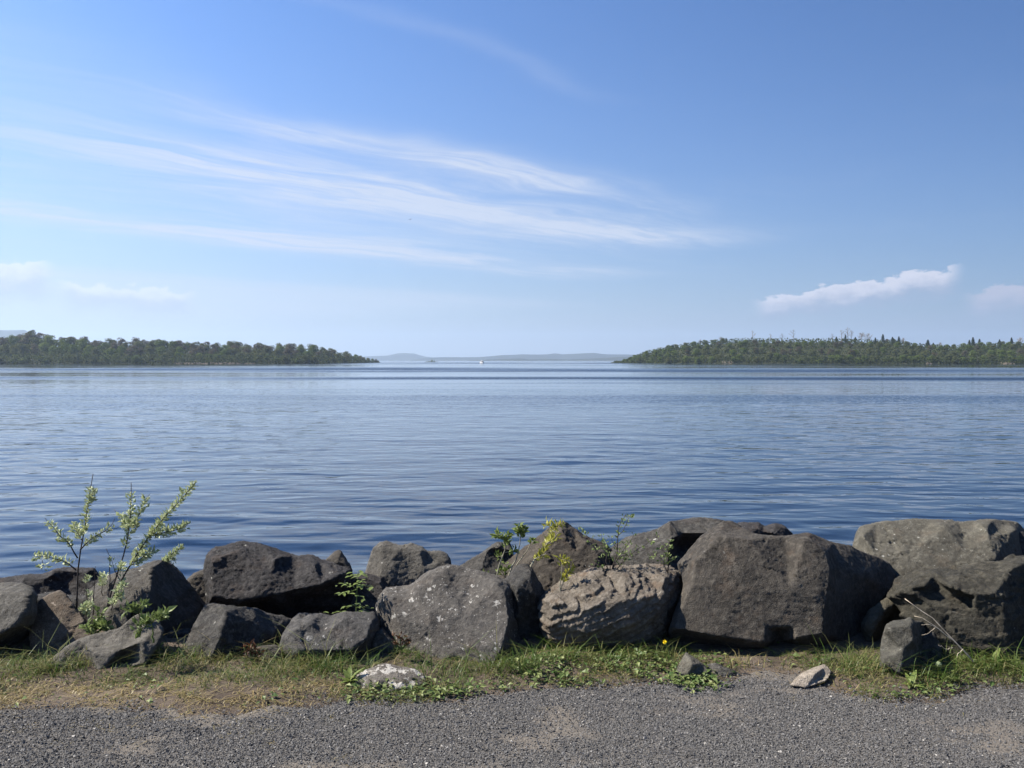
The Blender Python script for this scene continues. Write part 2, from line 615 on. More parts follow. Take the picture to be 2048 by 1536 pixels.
def grid_mesh(name, xs, ys, zf, mat):
    Xg, Yg = np.meshgrid(xs, ys)
    Z = zf(Xg, Yg)
    v = np.stack([Xg.ravel(), Yg.ravel(), Z.ravel()], 1)
    ny, nx = Xg.shape
    idx = np.arange(nx * ny).reshape(ny, nx)
    f = np.stack([idx[:-1, :-1].ravel(), idx[:-1, 1:].ravel(), idx[1:, 1:].ravel(), idx[1:, :-1].ravel()], 1)
    return mesh_np(name, v, f, mat, True)


def spread(inner, outer, step, k=14):
    a = np.arange(-inner, inner + 1e-6, step)
    b = np.geomspace(inner, outer, k)[1:]
    return np.concatenate([-b[::-1], a, b])


gx = spread(5.0, 400, 0.05)
gy = np.concatenate([-np.geomspace(1, 400, 14)[::-1], np.arange(0, 3.0, 0.2), np.arange(3.0, 6.2, 0.04), np.arange(6.3, 16, 0.3)])
link('ground', grid_mesh('ground', gx, gy, ground_z, ground_mat()), kind='structure')


def sand_mask(x, y):
    """bare dusty patches of the path, 0..1"""
    x, y = np.asarray(x, float).ravel(), np.asarray(y, float).ravel()
    sand = fbm(np.stack([x * 1.1, y * 1.8, x * 0], 1) + 5, 4)
    sand2 = fbm(np.stack([x * 3.5, y * 6, x * 0 + 3], 1), 3)
    right = sstep(x, 0.2, 1.6) * sstep(y, 3.5, 4.2)
    return sstep(sand + 0.5 * sand2 + 0.25 * right, 0.22, 0.55), sand2


def build_path():
    xs = spread(5.0, 400, 0.05)
    base = np.concatenate([-np.geomspace(1, 380, 12)[::-1], np.arange(0, 2.6, 0.2)])
    near = np.linspace(0, 1, 42)
    ed = edge_y(xs) + 0.08 * fbm(np.stack([xs * 6, xs * 0, xs * 0], 1), 4)
    rows = [np.full_like(xs, q) for q in base] + [2.7 + (ed - 2.7) * q for q in near]
    Y = np.array(rows)
    Xg = np.tile(xs, (len(rows), 1))
    Z = ground_z(Xg, Y) + 0.007
    Z[-1] -= 0.02
    v = np.stack([Xg.ravel(), Y.ravel(), Z.ravel()], 1)
    ny, nx = Xg.shape
    idx = np.arange(nx * ny).reshape(ny, nx)
    f = np.stack([idx[:-1, :-1].ravel(), idx[:-1, 1:].ravel(), idx[1:, 1:].ravel(), idx[1:, :-1].ravel()], 1)
    link('path', mesh_np('path', v, f, path_mat(), True, {'sand': sand_mask(v[:, 0], v[:, 1])[0]}), kind='structure')


build_path()


def pebble_mat():
    m, nt, b = new_mat('grey_chippings')
    at = nt.nodes.new('ShaderNodeAttribute')
    at.attribute_name = 'tone'
    f = X(nt, at.outputs['Fac'])
    c = mixc(nt, f.ramp(0.0, 0.75), (0.038, 0.038, 0.039), (0.110, 0.107, 0.104))
    c = mixc(nt, f.ramp(0.8, 1.0), c, (0.30, 0.285, 0.26))
    nt.links.new(c, b.inputs['Base Color'])
    set_in(b, Roughness=0.75)
    b.inputs['Specular IOR Level'].default_value = 0.35
    return m


def build_gravel():
    n = 300000
    x = rng.uniform(-2.95, 2.95, n)
    y = rng.uniform(3.1, 4.72, n)
    e = edge_y(x) - y
    mask, sand2 = sand_mask(x, y)
    p = sstep(e + 0.07 * sand2, -0.12, 0.12) * (1 - 0.70 * mask)
    keep = rng.random(n) < p
    x, y = x[keep], y[keep]
    n = len(x)
    s = np.minimum(rng.lognormal(math.log(0.0025), 0.38, n), 0.0062)
    tpl = np.array([(1, 0, 0), (-1, 0, 0), (0, 1, 0), (0, -1, 0), (0, 0, 1), (0, 0, -1)], float)
    tf = np.array([(0, 2, 4), (2, 1, 4), (1, 3, 4), (3, 0, 4)])       # the underside is buried
    V = tpl[None] + rng.normal(0, 0.28, (n, 6, 3))
    V *= (s[:, None] * rng.uniform(0.7, 1.4, (n, 3)) * np.array((1.1, 1.1, 0.8)))[:, None, :]
    a = rng.uniform(0, 2 * np.pi, n)
    ca, sa = np.cos(a)[:, None], np.sin(a)[:, None]
    t = rng.normal(0, 0.45, n)
    ct, st = np.cos(t)[:, None], np.sin(t)[:, None]
    X1, Y1, Z1 = V[..., 0], V[..., 1] * ct - V[..., 2] * st, V[..., 1] * st + V[..., 2] * ct
    V = np.stack([X1 * ca - Y1 * sa, X1 * sa + Y1 * ca, Z1], -1)
    z = ground_z(x, y) + 0.007 + s * 0.35
    V += np.stack([x, y, z], 1)[:, None, :]
    tone = np.clip(rng.beta(2.2, 3.2, n) + (rng.random(n) < 0.025) * 0.5, 0, 1)
    f = (tf[None] + (np.arange(n) * 6)[:, None, None]).reshape(-1, 3)
    me = mesh_np('gravel', V.reshape(-1, 3), f, pebble_mat(), False, {'tone': np.repeat(tone, 6)})
    link('gravel', me, kind='stuff', label='loose grey stone chippings covering the path', category='gravel')


build_gravel()


# ------------------------------------------------------------------ water
def water_mat():
    m, nt, b = new_mat('lake_water')
    ge = nt.nodes.new('ShaderNodeNewGeometry')
    px, py, pz = xyz(nt, ge.outputs['Position'])
    ly = (py.max(3.0)).op('LOGARITHM', 2.71828)
    # lanes of wind-ruffled and slick water across the lake
    warp = noise(nt, vec(nt, px * 0.006, ly * 1.5, 0), 1, 3)
    lw = ly + (warp - 0.5) * 0.42 + px * 0.0003
    lanes = lw.gauss(6.62, 0.16) * 0.8 + lw.gauss(5.42, 0.17) * 0.8 + lw.gauss(4.80, 0.075) + lw.gauss(3.95, 0.26) * 0.45 + lw.gauss(3.2, 0.2) * 0.3
    band = noise(nt, vec(nt, px * 0.008, ly * 6.5, 2.0), 1, 4, 0.6)
    patch = noise(nt, vec(nt, px * 0.02, py * 0.05, 7.0), 1, 3)
    ruff = (lanes * (band.ramp(0.3, 0.62) * 0.75 + 0.25) + (band - 0.5) * 1.1 + (patch - 0.5) * 0.4 + 0.03).clamp()
    off = py.ramp(18, 90)                 # calmer near the bank, ruffled out on the open lake
    h1 = noise(nt, vec(nt, px * 1.3 + py * 0.35, py * 2.4 - px * 0.2, 0), 1, 1, 0.5, 0.3)
    h2 = noise(nt, vec(nt, px * 3.0 - py * 0.6, py * 7.0, 4.0), 1, 2, 0.5)
    h3 = noise(nt, vec(nt, px * 0.25, py * 0.7, 9.0), 1, 2, 0.5)
    h = h1 * 0.026 + h2 * (ruff * 0.012 * off + 0.0022) + h3 * 0.08
    n = bump(nt, b, h, 1.0, 1.0)
    st = 1.0 - off * (1.0 - ruff) * 0.8
    nt.links.new(st.k, n.inputs['Strength'])
    # wind ripples too fine for the bump: tilt the surface from a fine noise, steeper faces towards the bank
    fn = nt.nodes.new('ShaderNodeTexNoise')
    nt.links.new(vec(nt, px * 3.0, py * 5.0, 1.5), fn.inputs['Vector'])
    fn.inputs['Scale'].default_value = 1.0
    fn.inputs['Detail'].default_value = 2.0
    cr = xyz(nt, fn.outputs['Color'])
    amp = (ruff * 2.5 + 0.06) * off
    tx = (cr[0] - 0.5) * amp * 0.7
    ty = ((cr[1] - 0.5) * 0.5 - (cr[2] - 0.5).abs() * 0.9) * amp
    va = nt.nodes.new('ShaderNodeVectorMath')
    va.operation = 'ADD'
    nt.links.new(n.outputs[0], va.inputs[0])
    nt.links.new(vec(nt, tx, ty, 0.0), va.inputs[1])
    vn = nt.nodes.new('ShaderNodeVectorMath')
    vn.operation = 'NORMALIZE'
    nt.links.new(va.outputs[0], vn.inputs[0])
    nt.links.new(vn.outputs[0], b.inputs['Normal'])
    ro = (ruff * 0.20 + 0.02) * off + 0.02
    nt.links.new(ro.k, b.inputs['Roughness'])
    b.inputs['Base Color'].default_value = (0.002, 0.007, 0.017, 1)
    set_in(b, IOR=1.333)
    return m


def build_water():
    ys = np.concatenate([np.geomspace(6.0, 150, 420), np.geomspace(155, 9300, 60)])
    us = np.linspace(-1.25, 1.25, 620)
    Y = np.repeat(ys[:, None], len(us), 1)
    Xg = us[None] * (Y + 12)
    x, y = Xg.ravel(), Y.ravel()
    fade = 1 - sstep(y, 60, 150)
    w = np.zeros_like(x)
    amp = 0.55 + 0.8 * sstep(fbm(np.stack([x * 0.11, y * 0.16, x * 0 + 2], 1), 2), -0.2, 0.5)
    w += 0.020 * perlin(np.stack([x * 0.62 + y * 0.22, y * 1.15 - x * 0.10, x * 0], 1))
    w += 0.010 * perlin(np.stack([x * 1.35 - y * 0.45, y * 2.1 + x * 0.15, x * 0 + 5], 1)) * (1 - sstep(y, 30, 60))
    w += 0.010 * perlin(np.stack([x * 0.28 - y * 0.12, y * 0.55, x * 0 + 9], 1))
    ph = y + 0.10 * x + 0.35 * perlin(np.stack([x * 0.13, y * 0.13, x * 0 + 13], 1))
    w += 0.0045 * np.sin(ph * 2 * np.pi / 0.82) * sstep(perlin(np.stack([x * 0.08, y * 0.11, x * 0 + 21], 1)), -0.1, 0.5)
    z = WATER + w * amp * fade
    ny, nx = Y.shape
    idx = np.arange(nx * ny).reshape(ny, nx)
    f = np.stack([idx[:-1, :-1].ravel(), idx[:-1, 1:].ravel(), idx[1:, 1:].ravel(), idx[1:, :-1].ravel()], 1)
    link('water', mesh_np('water', np.stack([x, y, z], 1), f, water_mat(), True), kind='structure')


build_water()


# ------------------------------------------------------------------ far hills, headlands
def hill_mat(name, c0, c1, sc):
    m, nt, b = new_mat(name)
    ge = nt.nodes.new('ShaderNodeNewGeometry')
    n = noise(nt, ge.outputs['Position'], sc, 5, 0.6)
    nt.links.new(mixc(nt, n.ramp(0.35, 0.65), c0, c1), b.inputs['Base Color'])
    set_in(b, Roughness=0.95)
    b.inputs['Specular IOR Level'].default_value = 0.1
    return m


def hill(name, prof, D, depth, mat, **k):
    """a ridge whose skyline passes through the pixels of prof at distance D; slopes down to the water both ways"""
    prof = np.array(prof, float)
    pxs = np.arange(prof[0, 0], prof[-1, 0] + 1, 4.0)
    ty = np.interp(pxs, prof[:, 0], prof[:, 1])
    rows = []
    ts = np.linspace(-1, 1, 17)
    for t in ts:
        Dk = D + depth * t
        x = (pxs - 1024) / F * Dk
        top = EYE + (720.5 - ty) / F * D
        s = (1 - abs(t)) ** 0.75
        z = WATER - 0.4 + (top - WATER + 0.4) * s
        z = z + fbm(np.stack([x * 0.004, np.full_like(x, Dk * 0.004), x * 0], 1), 4) * 0.06 * (z - WATER) * (1 - s * 0.6)
        rows.append(np.stack([x, np.full_like(x, Dk), z], 1))
    V = np.concatenate(rows)
    ny, nx = len(ts), len(pxs)
    idx = np.arange(nx * ny).reshape(ny, nx)
    f = np.stack([idx[:-1, :-1].ravel(), idx[:-1, 1:].ravel(), idx[1:, 1:].ravel(), idx[1:, :-1].ravel()], 1)
    return link(name, mesh_np(name, V, f, mat, True), kind='structure', **k)


HM = hill_mat('distant_hillside', (0.015, 0.02, 0.014), (0.035, 0.04, 0.025), 0.006)
hill('distant_hills', [(560, 716), (700, 714), (757, 712), (775, 711), (795, 707), (808, 706), (828, 707), (850, 713), (875, 716), (905, 717), (1000, 718)], 8200, 500, HM)
hill('distant_hills', [(820, 720), (850, 716), (878, 714.5), (900, 714), (925, 714.5), (960, 714), (985, 712), (1005, 710), (1030, 709.5), (1045, 708.5), (1070, 709),
                       (1095, 708.5), (1110, 706.5), (1125, 708.5), (1162, 707), (1188, 705.5), (1205, 708), (1222, 709), (1246, 709), (1300, 710), (1400, 712), (1480, 716)], 6600, 450, HM)
hill('distant_shore', [(880, 722), (925, 722), (960, 719.5), (1000, 718), (1040, 717), (1060, 719), (1080, 718), (1110, 718), (1140, 719), (1180, 717.5), (1220, 715), (1240, 714), (1300, 712), (1400, 716)], 4600, 200, HM)
hill('distant_mountain', [(-700, 700), (-520, 668), (-300, 658), (-120, 660), (0, 660), (50, 661), (70, 670), (140, 690), (260, 712), (320, 719)], 5600, 700, HM)


def headland(name, shore, top, tree_h, ridge_back, mat):
    """terrain hump from the shoreline (pixel x, distance) up to a ridge; returns height samplers"""
    shore = np.array(shore, float)
    top = np.array(top, float)
    pxs = np.arange(shore[0, 0], shore[-1, 0] + 1, 5.0)
    Ds = np.interp(pxs, shore[:, 0], shore[:, 1])
    ty = np.interp(pxs, top[:, 0], top[:, 1])
    back = np.interp(pxs, shore[:, 0], shore[:, 2]) * ridge_back
    Dr = Ds + back
    zr = EYE + (720.5 - ty) / F * Dr - tree_h
    zr = np.maximum(zr, WATER + 0.8)
    end = sstep(pxs - pxs[0], 0, 130) if pxs[0] < 0 else 1 - sstep(pxs, pxs[-1] - 130, pxs[-1])
    zr = WATER - 0.3 + (zr - WATER + 0.3) * end
    ts = np.array([-0.06, 0.0, 0.05, 0.2, 0.4, 0.6, 0.8, 1.0, 1.25, 1.6, 2.0])
    hs = np.array([-0.10, -0.01, 0.06, 0.28, 0.54, 0.76, 0.92, 1.0, 0.97, 0.8, -0.1])

    def at(px, t):
        D = np.interp(px, pxs, Ds) + np.interp(px, pxs, back) * t
        z = WATER + (np.interp(px, pxs, zr) - WATER) * np.interp(t, ts, hs)
        return (px - 1024) / F * D, D, z
    rows = []
    for t in ts:
        x, y, z = at(pxs, np.full_like(pxs, t))
        rows.append(np.stack([x, y, z + fbm(np.stack([x * 0.05, y * 0.05, x * 0], 1), 3) * 0.4], 1))
    V = np.concatenate(rows)
    ny, nx = len(ts), len(pxs)
    idx = np.arange(nx * ny).reshape(ny, nx)
    f = np.stack([idx[:-1, :-1].ravel(), idx[:-1, 1:].ravel(), idx[1:, 1:].ravel(), idx[1:, :-1].ravel()], 1)
    link(name, mesh_np(name, V, f, mat, True), kind='structure')
    return at


WM = hill_mat('woodland_floor', (0.02, 0.025, 0.012), (0.042, 0.045, 0.024), 0.08)
# pixel x, distance of the waterline, width of the slope
left_at = headland('headland', [(-420, 570, 100), (0, 592, 100), (330, 592, 100), (535, 610, 95), (640, 650, 90), (700, 740, 60), (740, 860, 30), (757, 905, 10), (764, 915, 6)],
                   [(-420, 676), (0, 671), (60, 664), (110, 669), (150, 672), (200, 679), (280, 677), (340, 680), (400, 684), (430, 686), (460, 681), (490, 688), (520, 686),
                    (560, 688), (580, 688), (630, 687), (660, 692), (690, 696), (710, 702), (740, 711), (757, 716), (764, 720)], 9.5, 1.0, WM)
right_at = headland('island', [(1222, 830, 5), (1240, 780, 20), (1262, 705, 45), (1330, 650, 80), (1450, 612, 100), (1600, 596, 110), (2048, 580, 110), (2500, 560, 110)],
                    [(1222, 720), (1240, 716), (1262, 709), (1300, 698), (1350, 688), (1400, 681), (1450, 676), (1500, 674), (1560, 675), (1700, 676), (1800, 679), (1830, 686),
                     (1900, 689), (1980, 684), (2048, 683), (2500, 690)], 4.3, 1.0, WM)


# ------------------------------------------------------------------ trees of the far shores
def tree_leaf(name, c0, c1, vary=0.55):
    return leaf_mat(name, c0, c1, 0.42, 0.8, vary, 0.1)


TL = {'fresh': tree_leaf('fresh_spring_foliage', (0.065, 0.095, 0.024), (0.13, 0.17, 0.045)),
      'dull': tree_leaf('dull_olive_foliage', (0.065, 0.08, 0.032), (0.115, 0.125, 0.052)),
      'bud': tree_leaf('grey_brown_budding_twigs', (0.07, 0.062, 0.043), (0.12, 0.105, 0.07)),
      'dark': tree_leaf('dark_conifer_needles', (0.012, 0.022, 0.014), (0.03, 0.045, 0.022), 0.3),
      'under': tree_leaf('undergrowth_leaves', (0.03, 0.042, 0.016), (0.065, 0.08, 0.03)),
      'bare': flat_mat('bare_grey_wood', (0.20, 0.17, 0.145), 0.9, 0.3, 1.0)}


def quads(acc, pos, nrm, size, tone):
    """leaf clumps: bent four-sided patches"""
    nrm = nrm / (np.linalg.norm(nrm, axis=1)[:, None] + 1e-9)
    ref = rng.normal(size=nrm.shape)
    a = np.cross(nrm, ref)
    a /= np.linalg.norm(a, axis=1)[:, None] + 1e-9
    b = np.cross(nrm, a)
    s = size[:, None]
    sh = rng.uniform(0.6, 1.3, (len(pos), 4))[..., None]
    V = np.stack([pos + a * s * sh[:, 0], pos + b * s * sh[:, 1], pos - a * s * sh[:, 2], pos - b * s * sh[:, 3]], 1)
    V[:, 0] += nrm * s * 0.25
    V[:, 2] += nrm * s * 0.25
    f = (np.array([(0, 1, 2), (0, 2, 3)])[None] + (np.arange(len(pos)) * 4)[:, None, None]).reshape(-1, 3)
    acc.add(V.reshape(-1, 3), f, np.repeat(tone, 4))


def sph(n):
    v = rng.normal(size=(n, 3))
    return v / np.linalg.norm(v, axis=1)[:, None]


def broadleaf(H, W, n, lobes, size, base=0.0):
    """crown of leaf clumps on several boughs, and the trunk with limbs under it"""
    cr, tr = Acc(), Acc()
    cz = H * (0.5 + base / 2)
    tops = []
    for k in range(lobes):
        th = rng.uniform(0, 2 * np.pi)
        r = math.sqrt(rng.random()) * W * 0.36
        z = H * (base + 0.10 + (0.74 - base) * (k + rng.random()) / lobes)
        prof = math.sqrt(max(0.15, 1 - ((z - H * 0.42) / (H * 0.56)) ** 2))
        c = np.array((math.cos(th) * r * prof, math.sin(th) * r * prof, z))
        R0 = rng.uniform(0.17, 0.30) * W
        m = n // lobes
        d = sph(m)
        d[:, 2] = np.where(d[:, 2] < -0.3, -d[:, 2], d[:, 2])
        rad = R0 * (0.45 + 0.6 * rng.random(m) ** 0.5)
        pos = c + d * rad[:, None] * np.array((1, 1, 0.82))
        quads(cr, pos, d + rng.normal(0, 0.45, d.shape), size * rng.uniform(0.6, 1.3, m), np.full(m, rng.uniform(0.35, 0.65)))
        tops.append(c)
    tr.tube([(0, 0, -0.6), (0.05, 0.02, H * 0.2), (0.0, 0.1, H * 0.45), (0.1, 0, H * 0.7)], W * 0.035, W * 0.012, 5)
    for c in tops[:7]:
        z0 = min(c[2] * 0.6, H * 0.45)
        tr.tube([(0, 0, z0), tuple(c * np.array((0.5, 0.5, 0)) + np.array((0, 0, (z0 + c[2]) / 2))), tuple(c)], W * 0.016, W * 0.005, 4)
    return cr, tr


def bare(H, W, n=34, twigs=9):
    cr, tr = Acc(), Acc()
    tr.tube([(0, 0, -0.6), (0.1, 0, H * 0.35), (0.0, 0.1, H * 0.7), (0.15, 0, H * 0.97)], 0.22, 0.05, 5)
    for k in range(n):
        z = rng.uniform(H * 0.35, H * 0.92)
        th = rng.uniform(0, 2 * np.pi)
        L = (H - z) * 0.45 + rng.uniform(0.5, 1.3) * W * 0.18
        d = np.array((math.cos(th) * 0.8, math.sin(th) * 0.8, rng.uniform(0.5, 1.1)))
        p0 = np.array((0.05, 0.05, z))
        p1 = p0 + d * L * 0.5
        p2 = p1 + (d + rng.normal(0, 0.3, 3)) * L * 0.45
        cr.tube([p0, p1, p2], 0.075, 0.02, 3)
        for j in range(twigs):
            q = p1 + (p2 - p1) * rng.random()
            e = q + (d + rng.normal(0, 0.7, 3)) * L * 0.28
            cr.tube([q, (q + e) / 2 + rng.normal(0, 0.05, 3), e], 0.04, 0.014, 3)
    return cr, tr


def conifer(H, W, n):
    cr, tr = Acc(), Acc()
    tr.tube([(0, 0, -0.5), (0, 0, H * 0.5), (0.05, 0, H * 0.96)], 0.22, 0.04, 5)
    t = rng.random(n) ** 0.75
    tier = np.floor(t * 11) / 11 + rng.random(n) * 0.05
    z = H * (0.10 + 0.9 * tier)
    th = rng.uniform(0, 2 * np.pi, n)
    r = W * 0.5 * (1 - tier) ** 0.85 * rng.uniform(0.25, 1.0, n) * (1 + 0.35 * np.sin(th * 3 + tier * 17)) + 0.08
    pos = np.stack([np.cos(th) * r, np.sin(th) * r, z - r * 0.25], 1)
    quads(cr, pos, np.stack([np.cos(th), np.sin(th), 0.5 + 0 * th], 1) + rng.normal(0, 0.4, (n, 3)), 0.34 * rng.uniform(0.6, 1.3, n), rng.uniform(0.2, 0.8, n))
    return cr, tr


PROTO = {}


def proto(kind, builder, leafmat, barkmat='bark'):
    cr, tr = builder
    PROTO.setdefault(kind, []).append((cr.mesh('crown', leafmat), tr.mesh('trunk', M[barkmat] if barkmat in M else barkmat)))


for k in range(4):
    proto('fresh', broadleaf(10, 10, 1900, 20, 0.33), TL['fresh'])
    proto('dull', broadleaf(10, 10, 1900, 22, 0.33), TL['dull'])
    proto('bud', broadleaf(10.5, 9.5, 1300, 18, 0.33), TL['bud'])
for k in range(3):
    proto('bush', broadleaf(4.2, 5.2, 520, 9, 0.36, 0.0), TL['fresh'])
    proto('dome', broadleaf(12, 11, 2000, 22, 0.36), TL['dull'])
    proto('conifer', conifer(9.5, 5.6, 800), TL['dark'])
    proto('bare', bare(9, 5), TL['bare'], TL['bare'])
    proto('dead', bare(10, 2.4, 14, 4), TL['bare'], TL['bare'])


def plant_tree(kind, name, loc, scale, label, category, group=None, rz=None, sx=1.0):
    cm, tm = random.choice(PROTO[kind])
    t = thing(name, loc, label, category, group)
    t.rotation_euler = (0, 0, random.uniform(0, 6.28) if rz is None else rz)
    t.scale = (scale * sx, scale * sx, scale)
    link('trunk', tm, t)
    link('crown', cm, t)
    return t


ORD = ['first', 'second', 'third', 'fourth', 'fifth', 'sixth', 'seventh', 'eighth', 'ninth', 'tenth', 'eleventh', 'twelfth']
LOOK = {'fresh': ('leafy_tree', 'bright green leafy tree'), 'dull': ('broadleaf_tree', 'dull olive-green tree'), 'bud': ('budding_tree', 'grey-brown budding tree'), 'bush': ('shore_bush', 'low rounded bush')}
ROW = ('shore row', 'low slope', 'high slope', 'skyline row')


def label_rows(items, zones, where):
    """items: (pixel x, kind, row, object); names each one by kind, row, stretch of shore and order"""
    cells = {}
    for p, kind, row, o in items:
        z = [i for i, (lim, _) in enumerate(zones) if p < lim][0]
        cells.setdefault((kind, row, z), []).append((p, o))
    for (kind, row, z), lst in cells.items():
        lst.sort(key=lambda q: q[0])
        for i, (p, o) in enumerate(lst):
            head = LOOK[kind][1] if len(lst) == 1 else f'{ORD[i]} {LOOK[kind][1]} from the left'
            o['label'] = f'{head}, {ROW[row]}, {zones[z][1]}'
            o['group'] = f'{LOOK[kind][1]}s of the {where}'


def woods():
    # ---- left headland, rows from the shore to the ridge
    items = []
    for row, (t0, step, h0) in enumerate(((0.06, 19, 0.62), (0.32, 21, 0.85), (0.62, 22, 0.92), (0.97, 21, 0.95))):
        px = 2.0 + row * 5
        while px < 752:
            p = px + random.uniform(-6, 6)
            tip = float(np.interp(p, (600, 700, 745, 757), (1.0, 0.72, 0.45, 0.3)))
            t = t0 + random.uniform(-0.05, 0.08)
            r = random.random()
            if row == 0:
                kind = 'bush' if (r < 0.3 or p > 690) else ('fresh' if r < 0.6 else 'dull')
            elif row == 3:
                kind = 'bud' if r < 0.62 and p < 420 else ('dull' if r < 0.85 else 'fresh')
            else:
                kind = 'bud' if r < 0.35 else ('dull' if r < 0.7 else 'fresh')
            if 90 < p < 170 and row == 1:
                kind = 'fresh'
            if 330 < p < 540 and row == 0:
                t += 0.08
            x, y, z = left_at(p, t)
            sc = h0 * random.uniform(0.85, 1.12) * tip * (1.25 if kind == 'bush' else 1.0)
            o = plant_tree(kind, LOOK[kind][0], (x, y, z - 0.2), sc, '', 'bush' if kind == 'bush' else 'tree', sx=random.uniform(0.95, 1.25))
            items.append((p, kind, row, o))
            px += step * (0.75 if p > 690 else 1.0)
    label_rows(items, ((170, 'left headland by the frame edge'), (330, 'left headland before its beach'), (540, 'left headland above its beach'), (690, 'left headland past its beach'), (9999, 'left headland tip')), 'left headland')
    for p, sc, lab in ((62, 0.95, 'domed tree rising highest on the left headland skyline near the frame edge'),
                       (462, 0.78, 'large dark dome shaped tree standing out mid skyline of the left headland'),
                       (625, 0.66, 'rounded tree on the skyline above the slope to the left headland tip'),
                       (574, 0.6, 'small round tree on left headland skyline beside a dip')):
        x, y, z = left_at(p, 0.92)
        plant_tree('dome', 'domed_tree', (x, y, z), sc, lab, 'tree')
    for p, sc, lab in ((403, 0.95, 'dark spiky conifer breaking the left headland skyline beside leafy crowns'),
                       (509, 0.9, 'dark pointed conifer just right of the big dome tree')):
        x, y, z = left_at(p, 0.9)
        plant_tree('conifer', 'conifer', (x, y, z), sc, lab, 'tree')
    # ---- right island
    items = []
    for row, (t0, step, h0) in enumerate(((0.05, 18, 0.52), (0.28, 19, 0.50), (0.58, 19, 0.48), (0.95, 19, 0.46))):
        px = 1236.0 + row * 8
        while px < 2052:
            p = px + random.uniform(-6, 6)
            tip = float(np.interp(p, (1225, 1262, 1330), (0.35, 0.7, 1.0)))
            t = t0 + random.uniform(-0.04, 0.07)
            x, y, z = right_at(p, t)
            r = random.random()
            green_top = 1470 < p < 1770 and row == 3
            if green_top:
                kind = 'bush'
            elif row == 0:
                kind = 'bush' if r < 0.3 or p < 1262 else ('fresh' if r < 0.7 else 'dull')
            else:
                kind = 'fresh' if (r < 0.42 or p < 1345) else ('dull' if r < 0.8 else 'bud')
            sc = h0 * random.uniform(0.85, 1.12) * tip * (1.25 if kind == 'bush' else 1.0)
            o = plant_tree(kind, LOOK[kind][0] if not green_top else 'hilltop_bush', (x, y, z - 0.2), sc, '', 'bush' if kind == 'bush' else 'tree', sx=random.uniform(1.0, 1.35))
            items.append((p, kind, row, o))
            px += step * (0.8 if p < 1330 else 1.0)
    label_rows(items, ((1345, 'right island near its tip'), (1470, 'right island left shoulder'), (1620, 'right island under its green top'), (1770, 'right island below the bare trees'), (1900, 'right island under its dip'), (9999, 'right island by the frame edge')), 'right island')
    for p, t, sc, lab in ((1945, 0.95, 1.0, 'tall dark conifer, tallest of the spruces right of the dip on the island'),
                          (1938, 1.0, 0.85, 'dark conifer pressed against the left side of the tallest spruce'),
                          (1958, 1.05, 0.8, 'shorter dark conifer just right of the tallest spruce'),
                          (1855, 0.95, 0.85, 'lone pointed dark conifer in the dip of the right island skyline'),
                          (1866, 0.95, 0.62, 'small dark conifer right beside the lone pointed conifer in the dip'),
                          (1765, 0.95, 0.95, 'pointed dark conifer above the dark clump on the island top'),
                          (1784, 0.9, 0.85, 'dark conifer in the clump at the right end of the island top'),
                          (1797, 0.9, 0.85, 'dark conifer at the right edge of the island top before the dip'),
                          (1750, 0.9, 0.75, 'squat dark conifer left of the pointed one on the island top'),
                          (1690, 0.95, 0.75, 'dark conifer among pale bare trees on the island top'),
                          (1672, 0.95, 0.72, 'leftmost dark conifer under the pale bare trees on the island top'),
                          (1710, 0.95, 0.7, 'small dark conifer right of the tallest bare tree'),
                          (1920, 0.2, 0.6, 'dark conifer low on the slope under the tall spruces'),
                          (1998, 0.95, 0.7, 'dark conifer on the skyline near the right frame edge'),
                          (2022, 0.95, 0.85, 'last dark conifer on the skyline by the right frame edge'),
                          (1346, 0.8, 0.6, 'small pointed conifer on the left shoulder of the right island'),
                          (1452, 0.95, 0.55, 'small dark conifer where the island top begins to level out')):
        x, y, z = right_at(p, t)
        plant_tree('conifer', 'conifer', (x, y, z), sc * random.uniform(0.78, 1.0), lab, 'tree', sx=random.uniform(0.9, 1.4))
    for p, sc, lab in ((1505, 1.0, 'pale bare tree with a bushy head on the left part of the island top'),
                       (1586, 1.1, 'lone tall bare trunk standing on the middle of the green island top'),
                       (1564, 0.8, 'short bare trunk left of the lone tall one on the green island top'),
                       (1540, 0.75, 'thin leaning bare trunk above the green island top'),
                       (1682, 1.1, 'slim pale bare tree left of the tallest one over the dark conifers'),
                       (1695, 1.3, 'tallest pale bare tree on the island top'),
                       (1702, 1.1, 'slim pale bare tree just right of the tallest one'),
                       (1664, 0.8, 'thin pale bare tree at the left of the bare tree clump')):
        x, y, z = right_at(p, 0.98)
        plant_tree('dead', 'dead_tree', (x, y, z), sc, lab, 'tree')
    for p, sc, lab in ((1722, 0.95, 'wide twiggy bare tree in the clump right of the tall bare trunks'),
                       (1735, 0.9, 'spreading twiggy bare tree at the right end of the bare clump'),
                       (1806, 0.65, 'small twiggy bare tree falling away right of the dark conifer clump'),
                       (1880, 0.6, 'low twiggy bare tree between the two conifer groups in the dip'),
                       (1442, 0.6, 'small twiggy bare tree on the rising left skyline of the island'),
                       (1400, 0.55, 'twiggy bare tree on the island shoulder right of the small conifer'),
                       (2040, 0.8, 'twiggy bare tree at the far right end of the island skyline')):
        x, y, z = right_at(p, 0.98)
        plant_tree('bare', 'bare_tree', (x, y, z), sc, lab, 'tree')
